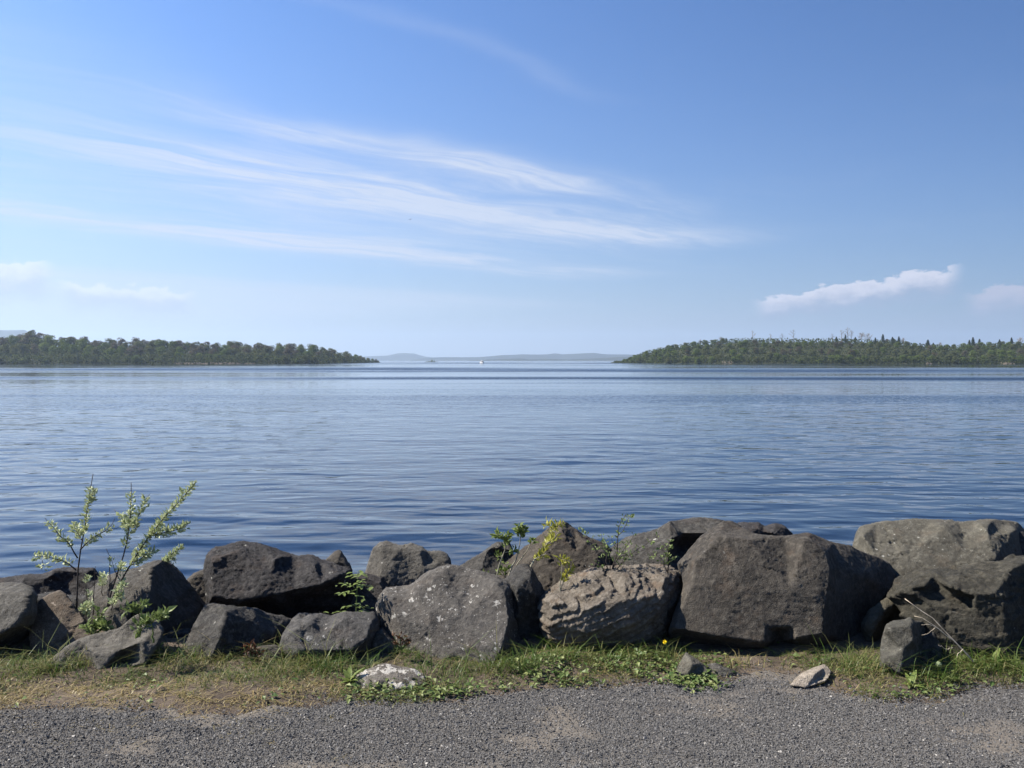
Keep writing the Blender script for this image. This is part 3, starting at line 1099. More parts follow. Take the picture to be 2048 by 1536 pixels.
    # undergrowth mass that closes the gaps between the trees
    for at, p0, p1, nm, lab in ((left_at, -400, 758, 'undergrowth', 'dense undergrowth between the trees of the left headland'),
                                (right_at, 1228, 2480, 'undergrowth', 'dense undergrowth between the trees of the right island')):
        acc = Acc()
        n = 30000
        px = rng.uniform(p0, p1, n)
        t = np.where(rng.random(n) < 0.3, rng.uniform(-0.01, 0.12, n), rng.uniform(0.02, 1.15, n))
        x, y, z = at(px, t)
        hh = rng.random(n) ** 1.5 * np.where((px < -15) | (px > 2065), 8.0, 5.5 if p0 < 0 else 4.0) * np.clip(np.minimum(px - p0, p1 - px) / 60, 0.25, 1)
        pos = np.stack([x, y, z + hh], 1)
        quads(acc, pos, sph(n), rng.uniform(0.35, 0.75, n), rng.uniform(0.1, 0.9, n))
        link(nm, acc.mesh(nm, TL['under']), kind='stuff', label=lab, category='undergrowth')


woods()


def shore_details():
    """thin pale strips of gravel beach under the trees"""
    m = flat_mat('shore_gravel', (0.13, 0.11, 0.085), 0.95, 0.3, 0.5)
    for at, p0, p1 in ((left_at, 320, 535), (right_at, 1437, 1472), (right_at, 1850, 1866), (right_at, 2000, 2032)):
        pxs = np.linspace(p0, p1, 24)
        rows = []
        for t, dz in ((-0.035, -0.5), (0.0, 0.15), (0.05, 0.5), (0.10, 0.2)):
            x, y, z = at(pxs, np.full_like(pxs, t))
            taper = np.sin(np.linspace(0.05, math.pi - 0.05, 24)) ** 0.4
            rows.append(np.stack([x, y, z + dz * taper - (1 - taper) * 0.5], 1))
        V = np.concatenate(rows)
        idx = np.arange(24 * 4).reshape(4, 24)
        f = np.stack([idx[:-1, :-1].ravel(), idx[:-1, 1:].ravel(), idx[1:, 1:].ravel(), idx[1:, :-1].ravel()], 1)
        link('beach', mesh_np('beach', V, f, m, True), kind='structure')


shore_details()


def islet():
    D = 1230
    pts = np.linspace(846, 878, 17)
    prof = np.interp(pts, (846, 852, 858, 862, 866, 870, 878), (0, 0.5, 0.9, 1.1, 1.0, 0.6, 0))
    rows = []
    for t in np.linspace(-1, 1, 7):
        x = (pts - 1024) / F * D
        rows.append(np.stack([x, np.full_like(x, D + 5 * t), WATER - 0.15 + prof * (1 - t * t)], 1))
    idx = np.arange(17 * 7).reshape(7, 17)
    f = np.stack([idx[:-1, :-1].ravel(), idx[:-1, 1:].ravel(), idx[1:, 1:].ravel(), idx[1:, :-1].ravel()], 1)
    link('islet', mesh_np('islet', np.concatenate(rows), f, WM, True), kind='structure')
    for p, sc, lab in ((864, 0.62, 'tallest bush in the middle of the tiny islet'), (869, 0.42, 'bush right of the tallest one on the tiny islet'),
                       (858, 0.36, 'small bush left of the tallest one on the tiny islet'), (853, 0.24, 'lowest bush at the left end of the tiny islet'),
                       (874, 0.22, 'low bush at the right end of the tiny islet')):
        plant_tree('bush', 'islet_bush', ((p - 1024) / F * D, D, WARE), sc, lab, 'bush')


WARE = WATER + 0.3
islet()


# ------------------------------------------------------------------ boat
def boat():
    D = 690
    x0 = (964 - 1024) / F * D
    white = flat_mat('white_gelcoat', (0.62, 0.62, 0.6), 0.35, 0.04)
    glass = flat_mat('dark_boat_window', (0.015, 0.018, 0.022), 0.1, 0.1)
    navy = flat_mat('navy_canvas', (0.03, 0.035, 0.05), 0.8, 0.2)
    t = thing('cabin_cruiser', (x0, D, WATER), 'small white cabin cruiser far out on the lake between the headlands', 'boat')
    t.rotation_euler = (0, 0, R(14))

    def loft(secs, name, mat, parent=t):
        k = len(secs[0])
        V = np.concatenate([np.array(s, float) for s in secs])
        f = []
        for i in range(len(secs) - 1):
            for j in range(k):
                a, b = i * k + j, i * k + (j + 1) % k
                f += [(a, b, b + k), (a, b + k, a + k)]
        for e, rev in ((0, True), ((len(secs) - 1) * k, False)):
            for j in range(1, k - 1):
                tri = (e, e + j, e + j + 1)
                f.append(tri[::-1] if rev else tri)
        return link(name, mesh_np(name, V, f, mat), parent)
    hull = []
    for y, w, zb, zt in ((-3.6, 0.08, 0.5, 1.25), (-2.8, 0.75, 0.0, 1.15), (-1.2, 1.25, -0.3, 1.0), (1.2, 1.35, -0.35, 0.9), (3.4, 1.25, -0.3, 0.85)):
        hull.append([(-w * 0.6, y, zb), (-w, y, zt - 0.3), (-w, y, zt), (w, y, zt), (w, y, zt - 0.3), (w * 0.6, y, zb)])
    loft(hull, 'hull', white)

    def slab(y0, y1, z0, z1, w0, w1, rake):
        a = [(-w0, y0, z0), (w0, y0, z0), (w1, y0 + rake, z1), (-w1, y0 + rake, z1)]
        b = [(-w0, y1, z0), (w0, y1, z0), (w1, y1, z1), (-w1, y1, z1)]
        return [a, b]
    loft(slab(-1.7, 1.4, 0.9, 1.75, 1.0, 0.9, 0.5), 'cabin', white)
    loft(slab(-1.62, -1.52, 1.2, 1.65, 0.85, 0.78, 0.3), 'windscreen', glass)
    for s in (-1, 1):
        w = loft([[(0.97 * s, -0.9, 1.2), (0.99 * s, -0.9, 1.2), (0.95 * s, -0.7, 1.58), (0.93 * s, -0.7, 1.58)],
                  [(0.97 * s, 1.1, 1.2), (0.99 * s, 1.1, 1.2), (0.95 * s, 1.1, 1.58), (0.93 * s, 1.1, 1.58)]], 'window', glass)
    loft(slab(1.02, 3.2, 2.05, 2.2, 1.05, 1.0, 0.1), 'cockpit_canopy', navy)
    loft(slab(-0.3, 1.0, 1.75, 2.3, 0.75, 0.6, 0.3), 'flybridge', white)
    for s in (-1, 1):
        a = Acc()
        a.tube([(0.98 * s, 3.1, 0.8), (0.98 * s, 3.1, 1.6), (0.98 * s, 3.1, 2.3)], 0.035, 0.035, 5)
        link('canopy_post', a.mesh('canopy_post', white), t)
    a = Acc()
    a.tube([(0, 0.9, 2.2), (0, 0.9, 2.5), (0, 0.9, 2.8)], 0.04, 0.02, 5)
    link('mast', a.mesh('mast', white), t)


boat()


# ------------------------------------------------------------------ birds
def bird(px, py, D, span, label):
    m = bpy.data.materials.get('dark_feathers') or flat_mat('dark_feathers', (0.03, 0.03, 0.034))
    c = P(px, py, D)
    t = thing('bird', c, label, 'bird')
    t.rotation_euler = (R(8), R(-12), R(35))
    a = Acc()
    s = span
    prof = ((-0.24, 0.004), (-0.18, 0.03), (-0.08, 0.06), (0.05, 0.065), (0.14, 0.05), (0.19, 0.045), (0.235, 0.02), (0.27, 0.003))
    V, f = [], []
    for i, (y, r) in enumerate(prof):
        for k in range(8):
            th = 2 * math.pi * k / 8
            V.append((r * math.cos(th) * s, y * s, r * 0.9 * math.sin(th) * s))
    for i in range(len(prof) - 1):
        for k in range(8):
            p, q = i * 8 + k, i * 8 + (k + 1) % 8
            f += [(p, q, q + 8), (p, q + 8, p + 8)]
    a.add(V, f)
    link('body', a.mesh('body', m, True), t)
    for sgn in (-1, 1):
        a = Acc()
        st = ((0.04, 0.13, -0.09, 0.02), (0.2, 0.14, -0.06, 0.09), (0.36, 0.08, -0.06, 0.1), (0.5, -0.03, -0.06, 0.05))
        V, f = [], []
        for x, y0, y1, z in st:
            V += [(sgn * x * s, y0 * s, z * s), (sgn * x * s, y1 * s, z * s), (sgn * x * s, (y0 + y1) / 2 * s, (z + 0.018) * s)]
        for i in range(3):
            b = i * 3
            for p, q in ((0, 1), (1, 2), (2, 0)):
                f += [(b + p, b + q, b + q + 3), (b + p, b + q + 3, b + p + 3)]
        a.add(V, f)
        link('wing', a.mesh('wing', m), t)
    a = Acc()
    a.add(np.array([(-.03, -.2, 0), (.03, -.2, 0), (.07, -.4, .01), (0, -.34, .01), (-.07, -.4, .01), (0, -.2, .02)]) * s, [(0, 1, 2), (0, 2, 3), (0, 3, 4), (5, 2, 1), (5, 3, 2), (5, 4, 3), (5, 0, 4)])
    link('tail', a.mesh('tail', m), t)


bird(820, 439, 60, 0.30, 'small dark bird flying below the bright cirrus in the middle of the sky')
bird(222, 331, 120, 0.30, 'tiny dark bird high in the pale left part of the sky')


# ------------------------------------------------------------------ boulders
def inside_ring(poly, k):
    c = poly.mean(0)
    return c + (poly - c) * k


def rock(label, mat, D, outline, inner=(), lean=0.35, ring=(0.82, 0.05), thick=0.5, voxel=0.0095, rough=1.0, chip=1.0, seed=0,
         layers=None, name='boulder', pits=0.0, back=0.72):
    ol = [(*q, 0.0) if len(q) == 2 else q for q in outline]
    oa = np.array(ol, float)
    pymax = oa[:, 1].max()

    def depth(py, dd):
        return D + lean * (pymax - py) / F * D + dd
    pts2 = [Vector((q[0], -q[1])) for q in ol]
    dep = [depth(q[1], q[2]) for q in ol]
    n = len(pts2)
    area = sum(pts2[i].x * pts2[(i + 1) % n].y - pts2[(i + 1) % n].x * pts2[i].y for i in range(n))
    if area < 0:
        pts2.reverse()
        dep.reverse()
        oa = oa[::-1]
    edges = [(i, (i + 1) % n) for i in range(n)]
    if ring:
        rp = inside_ring(oa[:, :2], ring[0])
        for k, q in enumerate(rp):
            if k % 2 == 0 or n < 14:
                pts2.append(Vector((q[0], -q[1])))
                dep.append(depth(q[1], -ring[1]))
    for q in inner:
        pts2.append(Vector((q[0], -q[1])))
        dep.append(depth(q[1], q[2]))
    rv, re, rf, ov, oe, of = geometry.delaunay_2d_cdt(pts2, edges, [], 1, 1e-4)
    V = []
    for k, v in enumerate(rv):
        d = dep[ov[k][0]] if ov[k] else depth(-v.y, 0)
        V.append(P(v.x, -v.y, d))
    faces = [tuple(f) for f in rf]
    omap = {}
    for k, o in enumerate(ov):
        for i in o:
            if i < n:
                omap[i] = k
    m0 = len(V)
    cen = oa[:, :2].mean(0)
    mid = len(V)
    for i in range(n):
        q = cen + (oa[i, :2] - cen) * 1.0
        V.append(P(q[0], q[1], dep[i] + thick * 0.4))
    bk = len(V)
    for i in range(n):
        q = cen + (oa[i, :2] - cen) * back
        V.append(P(q[0], q[1], D + lean * 0.5 * (pymax - q[1]) / F * D + thick))
    V.append(P(cen[0], cen[1], D + thick * 1.1 + 0.1))
    cidx = len(V) - 1
    for i in range(n):
        j = (i + 1) % n
        a, b = omap.get(i), omap.get(j)
        if a is None or b is None:
            continue
        faces.append((b, a, mid + i, mid + j))
        faces.append((mid + j, mid + i, bk + i, bk + j))
        faces.append((bk + j, bk + i, cidx))
    V = np.array(V)
    base = np.array((V[:, 0].mean(), V[:, 1].mean(), V[:, 2].min()))
    me = bpy.data.meshes.new('rock_cage')
    me.from_pydata([tuple(v - base) for v in V], [], faces)
    bm = bmesh.new()
    bm.from_mesh(me)
    bmesh.ops.remove_doubles(bm, verts=bm.verts, dist=1e-4)
    bmesh.ops.recalc_face_normals(bm, faces=bm.faces)
    bm.to_mesh(me)
    bm.free()
    tmp = link('rock_cage', me)
    md = tmp.modifiers.new('r', 'REMESH')
    md.mode = 'VOXEL'
    md.voxel_size = voxel
    sm = tmp.modifiers.new('s', 'SMOOTH')
    sm.iterations = 1
    sm.factor = 0.5
    dg = bpy.context.evaluated_depsgraph_get()
    out = bpy.data.meshes.new_from_object(tmp.evaluated_get(dg))
    bpy.data.objects.remove(tmp)
    nv = len(out.vertices)
    co = np.empty(nv * 3, dtype=np.float32)
    out.vertices.foreach_get('co', co)
    co = co.reshape(-1, 3).astype(float)
    nr = np.empty(nv * 3, dtype=np.float32)
    out.vertex_normals.foreach_get('vector', nr)
    nr = nr.reshape(-1, 3).astype(float)
    r2 = np.random.default_rng(100 + seed)
    off = r2.uniform(0, 60, 3)
    size = (co.max(0) - co.min(0)).max()
    # broken corners: flat planes cut off the projecting parts
    for k in range(int(14 * min(1.5, chip + 0.3))):
        d = r2.normal(size=3)
        d[1] = -abs(d[1]) * 0.7
        d /= np.linalg.norm(d)
        q = co @ d
        lim = q.max() - r2.uniform(0.001, 0.008) * size
        over = np.maximum(0, q - lim)
        co -= over[:, None] * d[None]
    # shallow conchoidal breaks that meet in sharp ridges
    ns = int(np.clip(46 * size, 14, 64))
    sd = co[r2.integers(0, nv, ns)]
    gv = r2.normal(0, 0.09, (ns, 3))
    hv = r2.normal(0, 0.005, ns)
    wob = np.stack([fbm(co * 11 + off + 7, 3), fbm(co * 11 + off + 29, 3), fbm(co * 11 + off + 41, 3)], 1) * 0.02
    dd = (co + wob)[:, None, :] - sd[None]
    field = hv[None] + (dd * gv[None]).sum(2) + 0.75 * (dd ** 2).sum(2)
    disp = np.clip(field.min(1), -0.03, 0.03)
    disp = chip * (disp - disp.mean()) * min(1.0, size / 0.45)
    disp += rough * min(1, size / 0.45) * (0.003 * fbm(co * 4 + off, 2) + 0.0022 * fbm(co * 18 + off, 3, 0.65) + 0.0034 * fbm(co * 46 + off, 3, 0.7) + 0.0022 * perlin(co * 125 + off))
    # a few fissures running over the stone
    ks = co[r2.integers(0, nv, 9)]
    sq = r2.uniform(0.6, 1.9, 3)
    kd = np.sqrt(((((co + wob * 1.6)[:, None, :] - ks[None]) * sq) ** 2).sum(2))
    kd.sort(axis=1)
    gap = kd[:, 1] - kd[:, 0]
    fis = np.exp(-(gap / 0.007) ** 2) * sstep(fbm(co * 4 + off + 61, 2), 0.0, 0.3)
    disp -= 0.016 * min(1, size / 0.5) * fis + 0.004 * sstep(kd[:, 0] - kd[:, 1] + 0.02, 0, 0.02) * r2.uniform(-1, 1)
    if pits:
        disp -= pits * np.maximum(0, np.abs(fbm(co * 22 + off + 3, 3)) - 0.12) * 0.5
    if layers:
        dx, dy, dz, freq, amp = layers
        q = co[:, 0] * dx + co[:, 1] * dy + co[:, 2] * dz
        q = q * freq + 0.55 * fbm(co * np.array((2.2, 2.2, 3.5)) + off, 3, 0.5) + 0.32 * fbm(co * 9 + off, 3, 0.6) + 0.12 * fbm(co * 34 + off, 2)
        # vertical cracks break the beds into plates that do not line up
        ks = co[r2.integers(0, nv, 22)]
        kd = (((co + wob * 1.5)[:, None, :] - ks[None]) * np.array((1.0, 1.0, 1.9))) ** 2
        plate = kd.sum(2).argmin(1)
        q = q + r2.uniform(0, 1, 22)[plate]
        fr = q - np.floor(q)
        step = np.where(fr < 0.86, fr / 0.86, (1 - fr) / 0.14)
        hgt = 0.65 + 0.9 * fbm(np.stack([np.floor(q) * 3.7, co[:, 0] * 5 + off[0], co[:, 1] * 4], 1), 3)
        disp += amp * (step - 0.4) * np.clip(hgt, 0.1, 1.3)
    co += nr * disp[:, None]
    out.vertices.foreach_set('co', co.astype(np.float32).ravel())
    out.polygons.foreach_set('use_smooth', np.ones(len(out.polygons), dtype=bool))
    out.materials.clear()
    out.materials.append(M[mat])
    out.name = name
    out.update()
    o = link(name, out, None, tuple(base), label=label, category='small stone' if name == 'stone' else 'boulder')
    o['group'] = 'boulders along the shore' if name == 'boulder' else 'small stones by the path'
    return o


def boulders():
    # --- back row, left to right
    rock('flat black boulder slab behind the pale leaved saplings at the far left', 'black', 6.1,
         [(-60, 1165), (0, 1157), (45, 1152), (85, 1150), (110, 1140), (188, 1135), (206, 1162), (215, 1200), (150, 1262), (0, 1262), (-60, 1262)],
         [(85, 1165, -.05), (40, 1170, -.08), (130, 1160, .02), (190, 1160, .02)], seed=1, thick=0.5)
    rock('dark stone wedged low between the leftmost boulder and the saplings', 'basalt', 5.3,
         [(60, 1190), (100, 1184), (160, 1190), (215, 1200), (225, 1240), (210, 1290), (80, 1290)], seed=31, thick=0.4)
    rock('tall pyramid shaped dark boulder just right of the saplings', 'basalt', 4.95,
         [(168, 1206, .25), (178, 1188, .25), (205, 1165, .25), (232, 1146, .22), (255, 1142, .2), (278, 1136, .18), (300, 1127, .2), (308, 1122, .22), (327, 1118, .25), (345, 1126, .35), (362, 1145, .4),
          (388, 1182, .4), (412, 1212, .4), (408, 1250, .35), (385, 1300, .25), (330, 1322, .1), (250, 1318, .1), (205, 1270, .2), (180, 1240, .22)],
         [(303, 1136, .02), (300, 1180, -.06), (296, 1225, -.08), (290, 1280, -.08), (250, 1165, .02), (245, 1215, -.02), (215, 1205, .08), (350, 1200, .16), (370, 1230, .2), (340, 1270, .12)],
         ring=None, lean=0.4, thick=0.5, seed=2)
    rock('small grey stone in the gap under the saplings beside the pyramid boulder', 'grey', 4.85,
         [(205, 1240), (215, 1215), (235, 1203), (252, 1205), (262, 1225), (258, 1262), (235, 1275), (208, 1272)], seed=3, thick=0.25, voxel=0.009)
    rock('small brownish stone squeezed between the pyramid boulder and rough black boulder', 'brown', 5.8,
         [(375, 1160), (388, 1146), (405, 1139), (425, 1145), (430, 1230), (385, 1230)], seed=4, thick=0.3)
    rock('long rough black boulder with a sloping top in the back row', 'black', 5.25,
         [(410, 1130, .1), (413, 1108, .15), (430, 1092, .18), (455, 1087, .18), (480, 1081, .2), (520, 1089, .2), (557, 1102, .2), (590, 1111, .2), (625, 1112, .2), (643, 1121, .2), (675, 1130, .22), (702, 1141, .25),
          (708, 1165, .3), (700, 1200, .3), (690, 1250, .35), (590, 1262, .3), (500, 1262, .25), (430, 1255, .2), (415, 1212, .1), (412, 1170, .06)],
         [(425, 1120, -.02), (424, 1160, -.05), (422, 1196, -.07), (485, 1200, -.08), (505, 1195, -.09), (560, 1186, -.09), (590, 1180, -.08), (640, 1168, -.05), (678, 1152, 0), (470, 1100, .02), (550, 1118, .02), (630, 1130, .04), (540, 1150, -.06),
          (500, 1216, .12), (590, 1205, .14), (650, 1195, .16)], ring=None, lean=0.25, thick=0.55, seed=5, rough=1.4, chip=.55, pits=0.010)
    rock('small pointed stone peeking out behind the long rough black boulder', 'brown', 6.1,
         [(640, 1125), (655, 1112), (670, 1101), (680, 1100), (691, 1112), (700, 1126), (706, 1142), (712, 1240), (640, 1240)], [(676, 1125, -.08)], seed=6, thick=0.3, voxel=0.009)
    rock('block shaped grey boulder with a knobbly right end behind the lichen boulder', 'grey', 5.75,
         [(733, 1160), (737, 1138), (742, 1118), (748, 1099), (760, 1084), (775, 1081), (790, 1087), (805, 1092), (822, 1086), (845, 1094), (854, 1104), (880, 1107), (893, 1119), (898, 1140), (890, 1200), (860, 1250), (745, 1250)],
         [(765, 1095, -.04), (800, 1102, -.05), (840, 1106, -.06), (848, 1135, -.08), (830, 1158, -.05), (765, 1140, -.07), (862, 1122, 0), (880, 1125, 0)], seed=7, ring=None, lean=.45, thick=.4)
    rock('dark wedge boulder leaning right towards the young elder stems', 'basalt', 5.75,
         [(890, 1150), (930, 1122), (952, 1110), (975, 1095), (995, 1083), (1005, 1086), (1018, 1081), (1027, 1100), (1025, 1140), (1040, 1245), (905, 1245)],
         [(1000, 1092, -.08), (960, 1146, -.13), (1003, 1100, -.06), (930, 1135, -.05), (1012, 1112, .06)], seed=8, ring=None, lean=.5, thick=.35)
    rock('steep triangular brown slab boulder in the middle of the back row', 'slate', 5.45,
         [(985, 1170, .1), (1000, 1140, .1), (1020, 1118, .1), (1042, 1100, .1), (1070, 1079, .1), (1095, 1060, .1), (1118, 1045, .1), (1130, 1045, .1), (1150, 1058, .12), (1172, 1074, .14), (1195, 1083, .15), (1215, 1090, .18), (1230, 1112, .2),
          (1226, 1160, .15), (1200, 1250, .1), (1050, 1255, .05), (1000, 1230, .05)],
         [(1122, 1058, -.02), (1170, 1082, -.02), (1090, 1100, -.03), (1150, 1110, -.03), (1200, 1110, .0), (1100, 1170, -.04), (1180, 1150, -.03), (1030, 1135, -.01)],
         ring=None, lean=0.85, thick=0.35, seed=9, chip=.3, layers=(0.55, 0.0, 0.83, 9.0, 0.012), rough=0.8)
    rock('wide dark boulder with a black shaded hollow behind the biggest boulder', 'basalt', 5.75,
         [(1205, 1115, .1), (1240, 1092, .1), (1265, 1076, .1), (1310, 1058, .1), (1340, 1040, .12), (1400, 1037, .15), (1440, 1043, .15), (1470, 1049, .2), (1490, 1070, .2), (1490, 1150, .1), (1460, 1240, 0), (1230, 1240, 0)],
         [(1338, 1050, -.05), (1342, 1080, -.1), (1335, 1130, -.14), (1270, 1100, -.04), (1290, 1150, -.1), (1370, 1066, -.03), (1420, 1066, -.03), (1360, 1095, .14), (1400, 1095, .16), (1420, 1130, .14)],
         ring=None, lean=.3, thick=.5, seed=10)
    rock('low dark hump of a boulder peeking over the biggest boulder', 'black', 6.3,
         [(1455, 1085), (1480, 1053), (1500, 1049), (1516, 1048), (1528, 1055), (1550, 1051), (1566, 1057), (1577, 1070), (1585, 1100), (1570, 1200), (1460, 1200)], [(1545, 1064, -.08), (1500, 1064, -.08)], seed=11, thick=.4)
    rock('large smooth slanting grey slab boulder at the right, back row', 'green', 5.3,
         [(1690, 1150, .1), (1700, 1105, .1), (1706, 1085, .1), (1711, 1067, .1), (1721, 1053, .1), (1753, 1045, .1), (1790, 1042, .1), (1811, 1039, .1), (1828, 1037, .1), (1860, 1038, .1), (1886, 1039, .1), (1900, 1038, .13), (1917, 1043, .13), (1945, 1043, .12),
          (1973, 1040, .12), (1988, 1039, .15), (2015, 1041, .25), (2033, 1045, .35), (2055, 1065, .5), (2060, 1150, .4), (2010, 1250, .2), (1850, 1260, .05), (1720, 1255, .05)],
         [(1725, 1070, -.02), (1890, 1055, -.02), (1970, 1052, -.03), (1978, 1080, -.05), (1992, 1112, -.06), (1830, 1100, -.03), (1930, 1100, -.03), (1780, 1150, -.03), (1900, 1150, -.04), (2030, 1060, .12), (2035, 1110, .16), (1750, 1110, -.02)],
         ring=None, lean=0.9, thick=0.45, seed=12, rough=.6, chip=.4, layers=(0.5, 0.0, -0.8, 3.2, 0.010))
    rock('black boulder running out of the frame behind the slanting grey slab', 'black', 5.9,
         [(2020, 1075), (2040, 1066), (2110, 1070), (2160, 1110), (2160, 1220), (2020, 1230)], seed=13)
    rock('added black filler rock standing in for deep shadow behind the green elder seedling', 'black', 5.55,
         [(670, 1170), (690, 1150), (730, 1142), (765, 1155), (790, 1200), (790, 1300), (670, 1300)], seed=34, thick=.4)  # black filler added to close the gap, standing in for deep shadow
    rock('added dark filler rock for the shade between the pyramid and lit facet boulders', 'basalt', 5.0,
         [(310, 1300), (340, 1262), (380, 1255), (405, 1290), (405, 1345), (310, 1345)], seed=35, thick=.3)  # added filler: dark rock where the gap holds only shadow
    rock('added dark filler stone for the shade left of the lichen boulder foot', 'basalt', 4.72,
         [(735, 1300), (745, 1265), (765, 1252), (790, 1280), (805, 1335), (740, 1335)], seed=36, thick=.25)  # added filler: its dark body replaces shade cast in this gap
    rock('dark boulder continuing the bank past the left frame edge', 'basalt', 4.9, [(-420, 1210), (-360, 1160), (-270, 1140), (-170, 1150), (-110, 1190), (-100, 1260), (-120, 1330), (-400, 1330)], [(-280, 1190, -.08), (-190, 1200, -.05)], seed=37, voxel=.014)
    rock('grey boulder farthest left on the bank, outside the frame', 'grey', 5.0, [(-800, 1230), (-740, 1150), (-620, 1120), (-500, 1140), (-430, 1200), (-430, 1330), (-780, 1330)], [(-640, 1180, -.1), (-520, 1200, -.05)], seed=38, voxel=.014)
    rock('grey boulder continuing the bank past the right frame edge', 'grey', 4.85, [(2160, 1190), (2230, 1120), (2350, 1090), (2480, 1110), (2540, 1180), (2530, 1340), (2180, 1340)], [(2330, 1150, -.08), (2440, 1180, -.05)], seed=39, voxel=.014)
    rock('dark boulder farthest right on the bank, outside the frame', 'basalt', 5.0, [(2550, 1200), (2620, 1110), (2760, 1090), (2880, 1150), (2900, 1330), (2570, 1330)], [(2700, 1150, -.08)], seed=40, voxel=.014)
    # --- front row, left to right
    rock('grey boulder cut by the left frame edge, overhanging its own shadow', 'grey', 4.66,
         [(-90, 1185, .1), (-30, 1170, .15), (0, 1169, .16), (45, 1171, .16), (62, 1180, .12), (70, 1195, .08), (70, 1228, .02), (66, 1250, .05), (50, 1285, .25), (20, 1325, .3), (-90, 1330, .3)],
         [(55, 1192, -.03), (50, 1225, -.08), (30, 1250, -.08), (0, 1268, -.08), (-30, 1280, -.06), (0, 1185, 0), (0, 1290, .1)], ring=None, lean=.4, thick=.55, seed=14)
    rock('tan brown leaning stone with pale flecks under the saplings', 'tan', 4.74,
         [(62, 1225), (80, 1200), (100, 1187), (120, 1180), (134, 1187), (146, 1203), (160, 1222), (173, 1242), (180, 1262), (190, 1276), (180, 1318), (140, 1335), (70, 1335), (58, 1280)],
         [(90, 1215, -.02), (125, 1200, -.02), (165, 1262, -.02), (120, 1270, -.03)], ring=(0.88, 0.015), lean=.55, thick=.25, seed=15, rough=.6, chip=.4)
    rock('low flat grey slab lying at the grass edge beneath the leaning tan stone', 'grey', 4.46,
         [(98, 1332), (108, 1314), (135, 1290), (160, 1278), (190, 1270), (240, 1256), (262, 1238), (278, 1228), (300, 1231), (322, 1244), (330, 1262), (310, 1300), (290, 1328), (200, 1342), (130, 1340)],
         [(120, 1322, -.02), (190, 1308, -.05), (240, 1300, -.06), (282, 1284, -.06), (300, 1268, -.02), (270, 1262, .03), (200, 1285, .0), (250, 1318, .08), (180, 1328, .06)],
         ring=None, lean=1.0, thick=.3, seed=16, chip=.6)
    rock('grey boulder with one lit left facet in front of the long black boulder', 'basalt', 4.62,
         [(366, 1320, .05), (372, 1292, .06), (385, 1260, .1), (400, 1232, .14), (413, 1212, .16), (435, 1212, .16), (458, 1214, .14), (485, 1214, .16), (512, 1216, .18), (532, 1226, .22), (560, 1232, .28), (584, 1241, .32), (590, 1275, .3), (575, 1320, .25), (500, 1345, .1), (420, 1345, .05)],
         [(452, 1224, -.02), (448, 1250, -.06), (438, 1280, -.08), (420, 1315, -.08), (400, 1270, -.01), (500, 1240, .08), (540, 1265, .14), (490, 1300, .06)], ring=None, lean=.35, thick=.5, seed=17)
    rock('low reddish dark stone half sunk in the grass between two front boulders', 'brown', 4.62,
         [(476, 1318), (490, 1300), (520, 1292), (550, 1288), (572, 1300), (570, 1330), (480, 1335)], seed=18, thick=.2, voxel=.008, name='stone')
    rock('squat grey boulder with a shaded right underside at the grass edge', 'spotted', 4.56,
         [(560, 1300, .06), (566, 1278, .05), (575, 1258, .06), (584, 1240, .1), (597, 1227, .14), (640, 1225, .16), (662, 1230, .16), (692, 1223, .17), (720, 1224, .18), (746, 1226, .18), (752, 1245, .14), (754, 1268, .14), (750, 1292, .2), (735, 1320, .25), (680, 1346, .15), (610, 1346, .05), (575, 1325, .05)],
         [(588, 1262, -.02), (600, 1300, -.05), (620, 1245, -.01), (690, 1240, .0), (740, 1252, .0), (735, 1275, -.03), (705, 1298, -.06), (660, 1300, -.05), (640, 1270, -.03), (715, 1315, .08), (740, 1300, .1)], ring=None, lean=.45, thick=.45, seed=19, pits=.006)
    rock('large slanting grey boulder speckled all over with white lichen', 'lichen', 4.6,
         [(751, 1215, .12), (758, 1190, .12), (770, 1172, .14), (800, 1167, .12), (822, 1165, .08), (838, 1150, .08), (855, 1141, .08), (880, 1138, .08), (905, 1138, .08), (945, 1147, .08), (975, 1150, .09), (995, 1156, .1), (1015, 1166, .14), (1030, 1180, .22), (1037, 1210, .28), (1047, 1260, .34), (1054, 1300, .36), (1056, 1345, .36),
          (1000, 1350, .08), (930, 1350, .02), (860, 1335, .0), (800, 1305, .05), (775, 1270, .12), (760, 1246, .14)],
         [(772, 1195, .0), (830, 1180, -.02), (870, 1158, -.01), (990, 1168, -.02), (1010, 1185, -.03), (1020, 1235, -.05), (1006, 1292, -.06), (985, 1335, -.06), (800, 1240, -.02), (860, 1250, -.05), (930, 1230, -.05), (900, 1310, -.05), (820, 1195, .015), (1035, 1290, .18)],
         ring=None, lean=.72, thick=.5, seed=20, chip=.8)
    rock('small dark block standing in the gap between lichen and layered boulders', 'basalt', 4.95,
         [(1005, 1170, .1), (1012, 1157, .1), (1030, 1140, .1), (1052, 1130, .12), (1064, 1137, .12), (1072, 1152, .14), (1084, 1170, .2), (1095, 1190, .2), (1090, 1270, .1), (1070, 1310, 0), (1020, 1310, 0), (1005, 1240, 0)],
         [(1034, 1174, -.1), (1062, 1146, -.02), (1066, 1185, -.08), (1036, 1230, -.06), (1075, 1230, 0)], ring=None, lean=.15, thick=.35, seed=21, voxel=.009)
